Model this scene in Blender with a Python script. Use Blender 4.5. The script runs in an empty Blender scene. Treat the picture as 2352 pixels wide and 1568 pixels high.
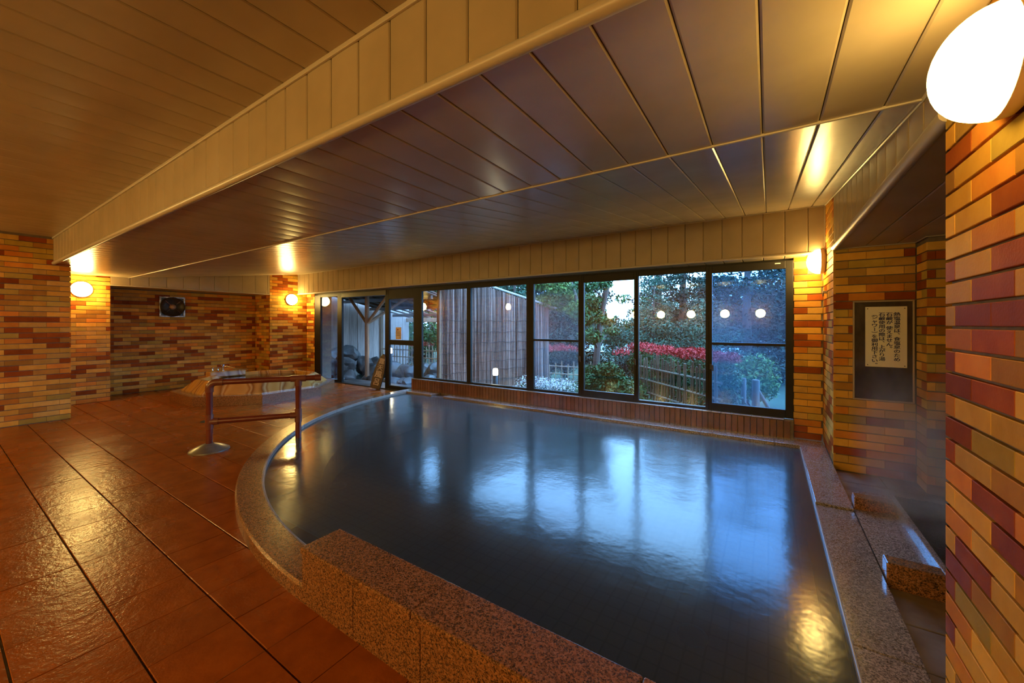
import bpy, bmesh, math, random
import numpy as np
from mathutils import Vector, Matrix
from mathutils import noise as mnoise

PI = math.pi
scene = bpy.context.scene
COL = scene.collection

# ------------------------------------------------------------------ camera, world, exposure
F_PX, HORIZON, CAM_H, YAW = 894.0, 745.0, 1.30, math.radians(33.378)
cam_d = bpy.data.cameras.new('camera')
cam = bpy.data.objects.new('camera', cam_d)
COL.objects.link(cam)
cam_d.sensor_width = 36.0
cam_d.lens = 36.0 * F_PX / 2352.0
cam_d.shift_y = -(784.0 - HORIZON) / 2352.0
cam_d.clip_start = 0.02
cam.location = (0, 0, CAM_H)
cam.rotation_euler = (PI / 2, 0, YAW)
scene.camera = cam

SKY_STRENGTH = 15.0
LAMP_STRENGTH = 120.0
LEFT_STRENGTH = 280.0
WASH_STRENGTH = 92.0
SIDE_STRENGTH = 92.0
NEAR_STRENGTH = 29.0
LAMP_COLOR = (1.0, 0.69, 0.20)
world = bpy.data.worlds.new('dusk_sky')
scene.world = world
world.use_nodes = True
_bg = world.node_tree.nodes['Background']
_bg.inputs['Color'].default_value = (0.245, 0.54, 1.0, 1)
_bg.inputs['Strength'].default_value = SKY_STRENGTH

vs = scene.view_settings
vs.view_transform = 'Standard'
vs.look = 'None'
vs.gamma = 1.0
vs.use_curve_mapping = False
vs.exposure = 0.0
try:
    scene.cycles.use_denoising = True
    scene.cycles.use_light_tree = False
    scene.cycles.adaptive_threshold = 0.02
    scene.cycles.max_bounces = 8
    scene.cycles.transparent_max_bounces = 16
    scene.cycles.sample_clamp_indirect = 12.0
    scene.cycles.caustics_reflective = False
    scene.cycles.caustics_refractive = False
    scene.cycles.volume_step_rate = 2.0
except Exception:
    pass

# ------------------------------------------------------------------ materials
MATS = {}


def new_mat(name):
    m = bpy.data.materials.new(name)
    m.use_nodes = True
    nt = m.node_tree
    for n in list(nt.nodes):
        nt.nodes.remove(n)
    out = nt.nodes.new('ShaderNodeOutputMaterial')
    MATS[name] = m
    return m, nt, out


def nd(nt, t, **kw):
    n = nt.nodes.new(t)
    for k, v in kw.items():
        if hasattr(n, k):
            setattr(n, k, v)
        else:
            n.inputs[k.replace('_', ' ')].default_value = v
    return n


def c4(c):
    return (c[0], c[1], c[2], 1)


def ramp(nt, fac, stops):
    r = nt.nodes.new('ShaderNodeValToRGB')
    e = r.color_ramp.elements
    while len(e) < len(stops):
        e.new(0.5)
    for i, (p, c) in enumerate(stops):
        e[i].position = p
        e[i].color = c4(c)
    nt.links.new(fac, r.inputs['Fac'])
    return r.outputs['Color']


def pos(nt, scale=(1, 1, 1)):
    g = nt.nodes.new('ShaderNodeNewGeometry')
    mp = nt.nodes.new('ShaderNodeMapping')
    mp.inputs['Scale'].default_value = scale
    nt.links.new(g.outputs['Position'], mp.inputs['Vector'])
    return mp.outputs['Vector']


def noise(nt, vec, scale, detail=3, rough=0.55):
    n = nt.nodes.new('ShaderNodeTexNoise')
    n.inputs['Scale'].default_value = scale
    n.inputs['Detail'].default_value = detail
    n.inputs['Roughness'].default_value = rough
    nt.links.new(vec, n.inputs['Vector'])
    return n.outputs['Fac']


def add_bump(nt, bsdf, height, strength, dist=0.01):
    b = nt.nodes.new('ShaderNodeBump')
    b.inputs['Strength'].default_value = strength
    b.inputs['Distance'].default_value = dist
    nt.links.new(height, b.inputs['Height'])
    nt.links.new(b.outputs['Normal'], bsdf.inputs['Normal'])


def simple(name, c, rough=0.5, c2=None, scale=6, stretch=(1, 1, 1), bump=0, bscale=None, metal=0, spec=0.5,
           island=0.0, objrand=0.0, lo=0.35, hi=0.65, detail=3, coat=0):
    """principled material: two tones mixed by world-space noise, optional grain relief"""
    m, nt, out = new_mat(name)
    b = nd(nt, 'ShaderNodeBsdfPrincipled')
    b.inputs['Roughness'].default_value = rough
    b.inputs['Metallic'].default_value = metal
    b.inputs['Specular IOR Level'].default_value = spec
    b.inputs['Coat Weight'].default_value = coat
    b.inputs['Coat Roughness'].default_value = 0.12
    nt.links.new(b.outputs[0], out.inputs['Surface'])
    col = None
    v = pos(nt, stretch)
    if c2 is not None:
        col = ramp(nt, noise(nt, v, scale, detail), [(lo, c), (hi, c2)])
    if island or objrand:
        if island:
            g = nt.nodes.new('ShaderNodeNewGeometry')
            src = g.outputs['Random Per Island']
            amt = island
        else:
            oi = nt.nodes.new('ShaderNodeObjectInfo')
            src = oi.outputs['Random']
            amt = objrand
        mr = nt.nodes.new('ShaderNodeMapRange')
        mr.inputs['To Min'].default_value = 1 - amt
        mr.inputs['To Max'].default_value = 1 + amt
        nt.links.new(src, mr.inputs['Value'])
        mix = nt.nodes.new('ShaderNodeVectorMath')
        mix.operation = 'SCALE'
        if col is None:
            mix.inputs[0].default_value = c
        else:
            nt.links.new(col, mix.inputs[0])
        nt.links.new(mr.outputs[0], mix.inputs['Scale'])
        col = mix.outputs[0]
    if col is None:
        b.inputs['Base Color'].default_value = c4(c)
    else:
        nt.links.new(col, b.inputs['Base Color'])
    if bump:
        add_bump(nt, b, noise(nt, v, bscale or scale * 4, 4), bump)
    return m


def schlick(nt, f0=0.04, normal=None):
    lw = nt.nodes.new('ShaderNodeLayerWeight')
    lw.inputs['Blend'].default_value = 0.5
    if normal is not None:
        nt.links.new(normal, lw.inputs['Normal'])
    p = nd(nt, 'ShaderNodeMath', operation='POWER')
    p.inputs[1].default_value = 5.0
    nt.links.new(lw.outputs['Facing'], p.inputs[0])
    ma = nd(nt, 'ShaderNodeMath', operation='MULTIPLY_ADD')
    ma.inputs[1].default_value = 1 - f0
    ma.inputs[2].default_value = f0
    nt.links.new(p.outputs[0], ma.inputs[0])
    return ma.outputs[0]


def glass_mat(name, tint, fog, fogcol=(0.75, 0.85, 1.0)):
    m, nt, out = new_mat(name)
    tr = nd(nt, 'ShaderNodeBsdfTransparent')
    tr.inputs['Color'].default_value = c4(tint)
    body = tr.outputs[0]
    if fog:
        tl = nd(nt, 'ShaderNodeBsdfTranslucent')
        tl.inputs['Color'].default_value = c4(fogcol)
        mx = nd(nt, 'ShaderNodeMixShader')
        n = noise(nt, pos(nt), 1.6, 2)
        mr = nt.nodes.new('ShaderNodeMapRange')
        mr.inputs['To Min'].default_value = fog * 0.7
        mr.inputs['To Max'].default_value = fog * 1.3
        nt.links.new(n, mr.inputs['Value'])
        nt.links.new(mr.outputs[0], mx.inputs['Fac'])
        nt.links.new(body, mx.inputs[1])
        nt.links.new(tl.outputs[0], mx.inputs[2])
        body = mx.outputs[0]
    gl = nd(nt, 'ShaderNodeBsdfGlossy')
    gl.inputs['Roughness'].default_value = 0.0
    gl.inputs['Color'].default_value = (1, 1, 1, 1)
    mx2 = nd(nt, 'ShaderNodeMixShader')
    nt.links.new(schlick(nt, 0.043), mx2.inputs['Fac'])
    nt.links.new(body, mx2.inputs[1])
    nt.links.new(gl.outputs[0], mx2.inputs[2])
    nt.links.new(mx2.outputs[0], out.inputs['Surface'])
    return m


def water_mat(name, tint, murk, murkcol, rough, bump, bscale):
    m, nt, out = new_mat(name)
    v = pos(nt, (1, 1, 1))
    bp = nt.nodes.new('ShaderNodeBump')
    bp.inputs['Strength'].default_value = bump
    bp.inputs['Distance'].default_value = 0.02
    nt.links.new(noise(nt, v, bscale, 4, 0.6), bp.inputs['Height'])
    tr = nd(nt, 'ShaderNodeBsdfTransparent')
    tr.inputs['Color'].default_value = c4(tint)
    df = nd(nt, 'ShaderNodeBsdfDiffuse')
    df.inputs['Color'].default_value = c4(murkcol)
    mx = nd(nt, 'ShaderNodeMixShader')
    mx.inputs['Fac'].default_value = murk
    nt.links.new(tr.outputs[0], mx.inputs[1])
    nt.links.new(df.outputs[0], mx.inputs[2])
    gl = nd(nt, 'ShaderNodeBsdfGlossy')
    gl.inputs['Roughness'].default_value = rough
    nt.links.new(bp.outputs['Normal'], gl.inputs['Normal'])
    mx2 = nd(nt, 'ShaderNodeMixShader')
    fr = nd(nt, 'ShaderNodeFresnel')
    fr.inputs['IOR'].default_value = 1.36
    nt.links.new(fr.outputs[0], mx2.inputs['Fac'])
    gl.inputs['Color'].default_value = (1, 1, 1, 1)
    nt.links.new(mx.outputs[0], mx2.inputs[1])
    nt.links.new(gl.outputs[0], mx2.inputs[2])
    nt.links.new(mx2.outputs[0], out.inputs['Surface'])
    return m


def emit_mat(name, c, s):
    m, nt, out = new_mat(name)
    e = nd(nt, 'ShaderNodeEmission')
    e.inputs['Color'].default_value = c4(c)
    e.inputs['Strength'].default_value = s
    nt.links.new(e.outputs[0], out.inputs['Surface'])
    return m


def granite_mat(name, base, dark, light, rough=0.3, wet=0.0):
    m, nt, out = new_mat(name)
    b = nd(nt, 'ShaderNodeBsdfPrincipled')
    v = pos(nt)
    vo = nt.nodes.new('ShaderNodeTexVoronoi')
    vo.inputs['Scale'].default_value = 240
    nt.links.new(v, vo.inputs['Vector'])
    sep = nt.nodes.new('ShaderNodeSeparateColor')
    nt.links.new(vo.outputs['Color'], sep.inputs[0])
    col = ramp(nt, sep.outputs[0], [(0.0, dark), (0.18, dark), (0.42, base), (0.72, base), (0.95, light)])
    n2 = ramp(nt, noise(nt, v, 95, 3), [(0.38, (0.35, 0.35, 0.35)), (0.56, (1, 1, 1))])
    mx = nd(nt, 'ShaderNodeMix', data_type='RGBA', blend_type='MULTIPLY')
    mx.inputs['Factor'].default_value = 0.75
    nt.links.new(col, mx.inputs['A'])
    nt.links.new(n2, mx.inputs['B'])
    nt.links.new(mx.outputs['Result'], b.inputs['Base Color'])
    b.inputs['Roughness'].default_value = rough
    b.inputs['Coat Weight'].default_value = wet
    b.inputs['Coat Roughness'].default_value = 0.10
    add_bump(nt, b, noise(nt, v, 45, 4), 0.22, 0.004)
    nt.links.new(b.outputs[0], out.inputs['Surface'])
    return m


BRICKS = []
for _n, _c, _c2 in (('brick_ochre', (0.68, 0.33, 0.045), (0.76, 0.40, 0.065)),
                    ('brick_tan', (0.58, 0.31, 0.060), (0.68, 0.38, 0.085)),
                    ('brick_orange', (0.62, 0.205, 0.028), (0.70, 0.265, 0.036)),
                    ('brick_redbrown', (0.29, 0.062, 0.010), (0.36, 0.086, 0.013)),
                    ('brick_umber', (0.42, 0.18, 0.030), (0.50, 0.235, 0.040)),
                    ('brick_olive', (0.46, 0.29, 0.050), (0.55, 0.35, 0.065))):
    BRICKS.append(simple(_n, _c, 0.5, _c2, scale=9, bump=0.12, bscale=120, objrand=0.24, spec=0.03))
BW = (0.25, 0.16, 0.15, 0.25, 0.12, 0.07)

simple('mortar', (0.15, 0.11, 0.08), 0.8, (0.20, 0.15, 0.11), scale=20)
def floor_tile():
    m, nt, out = new_mat('floor_tile')
    b = nd(nt, 'ShaderNodeBsdfPrincipled')
    v = pos(nt)
    col = ramp(nt, noise(nt, v, 7, 5), [(0.33, (0.225, 0.051, 0.006)), (0.67, (0.30, 0.074, 0.009))])
    oi = nt.nodes.new('ShaderNodeObjectInfo')
    mr = nt.nodes.new('ShaderNodeMapRange')
    mr.inputs['To Min'].default_value = 0.92
    mr.inputs['To Max'].default_value = 1.08
    nt.links.new(oi.outputs['Random'], mr.inputs['Value'])
    sc = nd(nt, 'ShaderNodeVectorMath', operation='SCALE')
    nt.links.new(col, sc.inputs[0])
    nt.links.new(mr.outputs[0], sc.inputs['Scale'])
    nt.links.new(sc.outputs[0], b.inputs['Base Color'])
    rr = nt.nodes.new('ShaderNodeMapRange')
    rr.inputs['From Min'].default_value = 0.35
    rr.inputs['From Max'].default_value = 0.65
    rr.inputs['To Min'].default_value = 0.21
    rr.inputs['To Max'].default_value = 0.29
    nt.links.new(noise(nt, v, 2.2, 3), rr.inputs['Value'])
    nt.links.new(rr.outputs[0], b.inputs['Roughness'])
    b.inputs['Specular IOR Level'].default_value = 0.26
    ad = nd(nt, 'ShaderNodeMath', operation='MULTIPLY_ADD')
    ad.inputs[1].default_value = 0.35
    nt.links.new(noise(nt, v, 95, 2), ad.inputs[0])
    nt.links.new(noise(nt, v, 26, 3), ad.inputs[2])
    add_bump(nt, b, ad.outputs[0], 0.26, 0.01)
    nt.links.new(b.outputs[0], out.inputs['Surface'])


floor_tile()
simple('grout', (0.05, 0.022, 0.012), 0.4, (0.075, 0.035, 0.02), scale=10)
simple('ceiling_panel', (0.36, 0.275, 0.165), 0.27, (0.41, 0.315, 0.195), scale=3, bump=0.06, bscale=5, objrand=0.03)
simple('ceiling_gap', (0.17, 0.125, 0.08), 0.7)
simple('ceiling_trim', (0.48, 0.40, 0.29), 0.35)
granite_mat('granite', (0.33, 0.130, 0.044), (0.075, 0.036, 0.018), (0.36, 0.175, 0.08), 0.26, 0.35)
granite_mat('granite_grey', (0.34, 0.27, 0.245), (0.10, 0.085, 0.085), (0.46, 0.37, 0.33), 0.2, 0.8)
simple('stone_floor', (0.22, 0.16, 0.12), 0.16, (0.32, 0.24, 0.19), scale=6, bump=0.2, bscale=30)
simple('stone_joint', (0.36, 0.30, 0.25), 0.6)
simple('pool_rim_edge', (0.27, 0.22, 0.18), 0.3, (0.34, 0.28, 0.24), scale=8)
simple('low_wall_tile', (0.16, 0.062, 0.030), 0.3, (0.23, 0.095, 0.045), scale=5, objrand=0.22)
simple('black_aluminium', (0.012, 0.009, 0.007), 0.5, (0.018, 0.014, 0.011), scale=4, spec=0.25)
simple('bronze_track', (0.09, 0.085, 0.08), 0.35, metal=0.7)
simple('sill_aluminium', (0.42, 0.41, 0.42), 0.35, (0.30, 0.28, 0.28), scale=14, metal=0.6)
glass_mat('clear_glass', (0.93, 0.96, 0.97), 0.0)
glass_mat('fogged_glass', (0.62, 0.76, 0.90), 0.026, (0.45, 0.75, 1.0))
glass_mat('misted_glass', (0.92, 0.95, 0.98), 0.015, (0.7, 0.85, 1.0))
water_mat('bath_water', (0.30, 0.35, 0.34), 0.60, (0.070, 0.085, 0.085), 0.165, 0.15, 3.4)
water_mat('tub_water', (0.6, 0.62, 0.55), 0.25, (0.12, 0.12, 0.08), 0.06, 0.2, 8.0)
water_mat('trough_water', (0.85, 0.87, 0.88), 0.10, (0.07, 0.07, 0.08), 0.10, 0.5, 9.0)
water_mat('pond_water', (0.45, 0.5, 0.52), 0.3, (0.15, 0.18, 0.2), 0.10, 0.3, 6.0)
simple('lamp_base', (0.62, 0.50, 0.36), 0.4)
emit_mat('lamp_globe', LAMP_COLOR, LAMP_STRENGTH)
emit_mat('lamp_globe_wash', LAMP_COLOR, WASH_STRENGTH)
emit_mat('lamp_globe_near', LAMP_COLOR, NEAR_STRENGTH)
emit_mat('lamp_globe_side', LAMP_COLOR, SIDE_STRENGTH)
emit_mat('lamp_globe_left', LAMP_COLOR, LEFT_STRENGTH)
emit_mat('garden_lamp_glow', (1.0, 0.80, 0.48), 60.0)
simple('rail_plastic', (0.135, 0.026, 0.016), 0.22, (0.165, 0.034, 0.02), scale=5)
simple('rail_fitting', (0.155, 0.045, 0.028), 0.27, (0.19, 0.06, 0.035), scale=5)
simple('rail_flange', (0.10, 0.085, 0.07), 0.3, (0.17, 0.14, 0.11), scale=12)
simple('chrome', (0.6, 0.6, 0.6), 0.15, metal=1.0)
simple('dark_metal', (0.07, 0.05, 0.035), 0.3, (0.42, 0.34, 0.28), scale=16, metal=0.6)
simple('fan_dark', (0.02, 0.016, 0.012), 0.35, (0.04, 0.03, 0.02), scale=8)
simple('fan_hub', (0.50, 0.40, 0.32), 0.3, metal=0.4)
simple('board_dark', (0.045, 0.028, 0.018), 0.25, (0.09, 0.058, 0.035), scale=5, stretch=(2, 2, 1))
simple('board_trim', (0.42, 0.31, 0.20), 0.45)
simple('notice_white', (0.86, 0.78, 0.62), 0.4)
simple('notice_ink', (0.016, 0.016, 0.11), 0.5)
simple('screw_dark', (0.05, 0.04, 0.03), 0.5)
simple('sign_wood', (0.052, 0.024, 0.012), 0.35, (0.10, 0.047, 0.022), scale=8, stretch=(6, 6, 0.7), bump=0.2)
simple('sign_wood_edge', (0.022, 0.012, 0.008), 0.4)
simple('sign_letter', (0.55, 0.42, 0.30), 0.5)
simple('paper_pink', (0.80, 0.66, 0.62), 0.6)
simple('paper_ink', (0.09, 0.05, 0.07), 0.6)
simple('paper_red', (0.45, 0.05, 0.07), 0.6)
simple('drain_dark', (0.03, 0.045, 0.045), 0.4, (0.05, 0.065, 0.065), scale=20, metal=0.4)
simple('drain_ring', (0.20, 0.25, 0.24), 0.3, metal=0.6)


def marble():
    m, nt, out = new_mat('banded_marble')
    b = nd(nt, 'ShaderNodeBsdfPrincipled')
    v = pos(nt, (1.0, 1.0, 0.6))
    w = nt.nodes.new('ShaderNodeTexWave')
    w.wave_type = 'BANDS'
    w.bands_direction = 'DIAGONAL'
    w.inputs['Scale'].default_value = 1.0
    w.inputs['Distortion'].default_value = 7.0
    w.inputs['Detail'].default_value = 3
    w.inputs['Detail Scale'].default_value = 0.7
    nt.links.new(v, w.inputs['Vector'])
    col = ramp(nt, w.outputs['Fac'], [(0.0, (0.50, 0.24, 0.055)), (0.30, (0.56, 0.30, 0.085)), (0.48, (0.36, 0.13, 0.025)),
                                      (0.62, (0.56, 0.35, 0.15)), (0.80, (0.24, 0.085, 0.02)), (1.0, (0.52, 0.27, 0.075))])
    nt.links.new(col, b.inputs['Base Color'])
    b.inputs['Roughness'].default_value = 0.14
    nt.links.new(b.outputs[0], out.inputs['Surface'])


marble()


def pool_tile():
    m, nt, out = new_mat('pool_mosaic')
    b = nd(nt, 'ShaderNodeBsdfPrincipled')
    br = nt.nodes.new('ShaderNodeTexBrick')
    br.offset = 0.0
    br.inputs['Scale'].default_value = 1.0
    br.inputs['Brick Width'].default_value = 0.097
    br.inputs['Row Height'].default_value = 0.097
    br.inputs['Mortar Size'].default_value = 0.006
    br.inputs['Color1'].default_value = (0.17, 0.16, 0.12, 1)
    br.inputs['Color2'].default_value = (0.18, 0.17, 0.13, 1)
    br.inputs['Mortar'].default_value = (0.10, 0.10, 0.085, 1)
    nt.links.new(pos(nt), br.inputs['Vector'])
    nt.links.new(br.outputs['Color'], b.inputs['Base Color'])
    b.inputs['Roughness'].default_value = 0.5
    nt.links.new(b.outputs[0], out.inputs['Surface'])


pool_tile()
# outdoors
simple('weathered_board', (0.42, 0.32, 0.27), 0.75, (0.60, 0.48, 0.42), scale=4, stretch=(8, 8, 0.5), bump=0.3, objrand=0.15)
simple('timber', (0.20, 0.12, 0.075), 0.65, (0.28, 0.18, 0.11), scale=5, stretch=(6, 6, 1), bump=0.2)
simple('roof_timber', (0.05, 0.03, 0.02), 0.7, (0.075, 0.046, 0.03), scale=5, objrand=0.2)
simple('reed', (0.085, 0.042, 0.028), 0.8, (0.38, 0.26, 0.225), scale=2.2, stretch=(7, 7, 0.35), island=0.5, spec=0.1, lo=0.30, hi=0.70)
simple('twine', (0.05, 0.035, 0.03), 0.8)
simple('roof_edge', (0.42, 0.42, 0.42), 0.5)
simple('bamboo', (0.28, 0.20, 0.13), 0.6, (0.36, 0.27, 0.17), scale=5, objrand=0.2)
simple('bamboo_dark', (0.085, 0.060, 0.038), 0.6, (0.14, 0.10, 0.06), scale=5, objrand=0.25)
simple('post_wood', (0.11, 0.08, 0.065), 0.7, (0.16, 0.12, 0.10), scale=5, stretch=(4, 4, 1))
simple('rock', (0.035, 0.033, 0.032), 0.45, (0.12, 0.11, 0.105), scale=3.5, bump=0.6, bscale=12, objrand=0.25)
simple('ground', (0.018, 0.036, 0.010), 0.9, (0.034, 0.055, 0.018), scale=2.5, bump=0.4)
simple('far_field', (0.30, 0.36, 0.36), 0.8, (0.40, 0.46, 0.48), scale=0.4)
simple('leaf_green', (0.034, 0.080, 0.020), 0.6, spec=0.18, island=0.5)
simple('leaf_bright', (0.095, 0.15, 0.026), 0.6, spec=0.18, island=0.45)
simple('leaf_dark', (0.012, 0.028, 0.016), 0.6, spec=0.18, island=0.5)
simple('leaf_teal', (0.026, 0.068, 0.040), 0.6, spec=0.18, island=0.4)
simple('leaf_red', (0.42, 0.030, 0.030), 0.6, spec=0.18, island=0.35)
simple('petal', (0.75, 0.78, 0.80), 0.6)
simple('bark', (0.055, 0.040, 0.032), 0.8, (0.09, 0.068, 0.055), scale=9, stretch=(1, 1, 0.3), bump=0.5)
simple('bollard_body', (0.05, 0.06, 0.07), 0.4)

# ------------------------------------------------------------------ mesh helpers
LOC = {}


class MB:
    def __init__(s):
        s.v, s.f, s.m = [], [], []

    def add(s, verts, faces, mi=0):
        o = len(s.v)
        s.v += [tuple(p) for p in verts]
        s.f += [tuple(i + o for i in f) for f in faces]
        s.m += [mi] * len(faces)
        return s

    def box(s, x0, x1, y0, y1, z0, z1, mi=0):
        v = [(x, y, z) for z in (z0, z1) for y in (y0, y1) for x in (x0, x1)]
        return s.add(v, [(0, 2, 3, 1), (4, 5, 7, 6), (0, 1, 5, 4), (2, 6, 7, 3), (0, 4, 6, 2), (1, 3, 7, 5)], mi)

    def bbox(s, x0, x1, y0, y1, z0, z1, b=0.005, mi=0):
        """box with chamfered edges"""
        bm = bmesh.new()
        bmesh.ops.create_cube(bm, size=1)
        for p in bm.verts:
            p.co = Vector(((x0 + x1) / 2 + p.co.x * (x1 - x0), (y0 + y1) / 2 + p.co.y * (y1 - y0), (z0 + z1) / 2 + p.co.z * (z1 - z0)))
        bmesh.ops.bevel(bm, geom=bm.edges[:], offset=b, segments=2, profile=0.5, affect='EDGES')
        bm.verts.index_update()
        s.add([p.co for p in bm.verts], [[q.index for q in f.verts] for f in bm.faces], mi)
        bm.free()
        return s

    def tube(s, pts, r, seg=12, caps=True, mi=0):
        pts = [Vector(p) for p in pts]
        if not hasattr(r, '__len__'):
            r = [r] * len(pts)
        n = len(pts)
        rings = []
        t0 = (pts[1] - pts[0]).normalized()
        up = Vector((0, 0, 1)) if abs(t0.z) < 0.9 else Vector((1, 0, 0))
        a = t0.cross(up).normalized()
        for i in range(n):
            t = (pts[min(i + 1, n - 1)] - pts[max(i - 1, 0)]).normalized()
            a = (a - t * a.dot(t)).normalized()
            b = t.cross(a)
            rings.append([pts[i] + (a * math.cos(2 * PI * k / seg) + b * math.sin(2 * PI * k / seg)) * r[i] for k in range(seg)])
        v = [p for R in rings for p in R]
        f = []
        for i in range(n - 1):
            for k in range(seg):
                k2 = (k + 1) % seg
                f.append((i * seg + k, i * seg + k2, (i + 1) * seg + k2, (i + 1) * seg + k))
        if caps:
            f.append(tuple(reversed(range(seg))))
            f.append(tuple(range((n - 1) * seg, n * seg)))
        return s.add(v, f, mi)

    def lathe(s, origin, axis, prof, seg=24, mi=0):
        """prof: list of (radius, distance along axis)"""
        o = Vector(origin)
        ax = Vector(axis).normalized()
        up = Vector((0, 0, 1)) if abs(ax.z) < 0.9 else Vector((1, 0, 0))
        a = ax.cross(up).normalized()
        b = ax.cross(a)
        v, f = [], []
        for (r, h) in prof:
            for k in range(seg):
                t = 2 * PI * k / seg
                v.append(o + ax * h + (a * math.cos(t) + b * math.sin(t)) * max(r, 1e-5))
        for i in range(len(prof) - 1):
            for k in range(seg):
                k2 = (k + 1) % seg
                f.append((i * seg + k, i * seg + k2, (i + 1) * seg + k2, (i + 1) * seg + k))
        return s.add(v, f, mi)

    def prism(s, poly, z0, z1, mi=0):
        n = len(poly)
        v = [(x, y, z0) for x, y in poly] + [(x, y, z1) for x, y in poly]
        f = [tuple(reversed(range(n))), tuple(range(n, 2 * n))]
        f += [(i, (i + 1) % n, n + (i + 1) % n, n + i) for i in range(n)]
        return s.add(v, f, mi)

    def build(s, name, mat, parent=None, smooth=False, kind=None, origin=None):
        me = bpy.data.meshes.new(name)
        o3 = Vector((0, 0, 0))
        po = LOC.get(parent.name, Vector((0, 0, 0))) if parent is not None else Vector((0, 0, 0))
        if origin is not None:
            o3 = Vector(origin)
        elif parent is not None:
            o3 = po
        me.from_pydata([tuple(Vector(p) - o3) for p in s.v], [], s.f)
        for m in (mat if isinstance(mat, (list, tuple)) else [mat]):
            me.materials.append(MATS[m] if isinstance(m, str) else m)
        if any(s.m):
            me.polygons.foreach_set('material_index', s.m)
        if smooth:
            me.polygons.foreach_set('use_smooth', [True] * len(me.polygons))
            try:
                me.set_sharp_from_angle(angle=math.radians(38))
            except Exception:
                pass
        me.update()
        ob = bpy.data.objects.new(name, me)
        COL.objects.link(ob)
        if parent is not None:
            ob.parent = parent
        ob.location = o3 - po
        LOC[ob.name] = o3
        if kind:
            ob['kind'] = kind
        return ob


def tag(o, label, cat, group=None, kind=None):
    o['label'] = label
    o['category'] = cat
    if group:
        o['group'] = group
    if kind:
        o['kind'] = kind
    return o


def thing(name, loc, label, cat, group=None, kind=None):
    e = bpy.data.objects.new(name, None)
    e.empty_display_size = 0.1
    COL.objects.link(e)
    e.location = loc
    LOC[e.name] = Vector(loc)
    return tag(e, label, cat, group, kind)


def inst(name, me, parent, mw, mat=None):
    """one more object on shared mesh data, placed by a world matrix"""
    o = bpy.data.objects.new(name, me)
    COL.objects.link(o)
    o.parent = parent
    po = LOC.get(parent.name, Vector((0, 0, 0)))
    o.matrix_local = Matrix.Translation(-po) @ mw
    if mat is not None:
        o.material_slots[0].link = 'OBJECT'
        o.material_slots[0].material = MATS[mat] if isinstance(mat, str) else mat
    return o


def basis(o, a, b, n):
    return Matrix(((a[0], b[0], n[0], o[0]), (a[1], b[1], n[1], o[1]), (a[2], b[2], n[2], o[2]), (0, 0, 0, 1)))


# ------------------------------------------------------------------ key dimensions (metres, window wall along X)
XW = 0.475            # right brick plane
YW = 5.17             # window plane
YL = 5.12             # face of the low wall
XL1, XL2, XB = -8.06, -9.40, -10.10
RZ, WZ = 0.08, 0.045  # rim and water level
PC, PR = (-1.80, 4.89), 3.73
ZM, ZU, ZH = 2.12, 2.475, 2.02   # mid ceiling, upper ceiling, window header underside
YB1, YCR, YHD = 0.98, 2.005, 4.95
PP = 0.1925           # panel pitch

# ------------------------------------------------------------------ structure: floor
TILE = 0.2895
fl = MB()
RO = 3.86
NA = 40
arc = [(PC[0] + RO * math.cos(t), PC[1] + RO * math.sin(t)) for t in [1.5 * PI - 0.5 * PI * i / NA for i in range(NA + 1)]]
fl.box(-10.3, 0.6, -3.0, 1.03, -0.1, -0.012)
for i in range(NA):
    (xa, ya), (xb, yb) = arc[i], arc[i + 1]
    fl.add([(-10.3, ya, -0.012), (xa, ya, -0.012), (xb, yb, -0.012), (-10.3, yb, -0.012)], [(0, 1, 2, 3)])
fl.box(-10.3, PC[0] - RO, 4.89, 5.35, -0.1, -0.012)
floor = fl.build('floor', 'grout')
tag(floor, 'wet terracotta tiled floor around the bathing pool', 'floor', kind='structure')


def tile_mesh(sx, sy, h=0.012, b=0.003):
    x, y = sx / 2, sy / 2
    me = bpy.data.meshes.new('tile')
    v = [(-x, -y, -h), (x, -y, -h), (x, y, -h), (-x, y, -h), (-x, -y, -b), (x, -y, -b), (x, y, -b), (-x, y, -b),
         (-x + b, -y + b, 0), (x - b, -y + b, 0), (x - b, y - b, 0), (-x + b, y - b, 0)]
    f = [(8, 9, 10, 11)]
    for k in range(4):
        k2 = (k + 1) % 4
        f += [(k, k2, 4 + k2, 4 + k), (4 + k, 4 + k2, 8 + k2, 8 + k)]
    me.from_pydata(v, [], f)
    me.materials.append(MATS['floor_tile'])
    return me


def project(p):
    dx, dy = p[0], p[1]
    s, c = math.sin(YAW), math.cos(YAW)
    dep = -s * dx + c * dy
    if dep < 0.05:
        return None
    return 1176 + F_PX * (c * dx + s * dy) / dep, HORIZON - F_PX * (p[2] - CAM_H) / dep, dep


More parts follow.
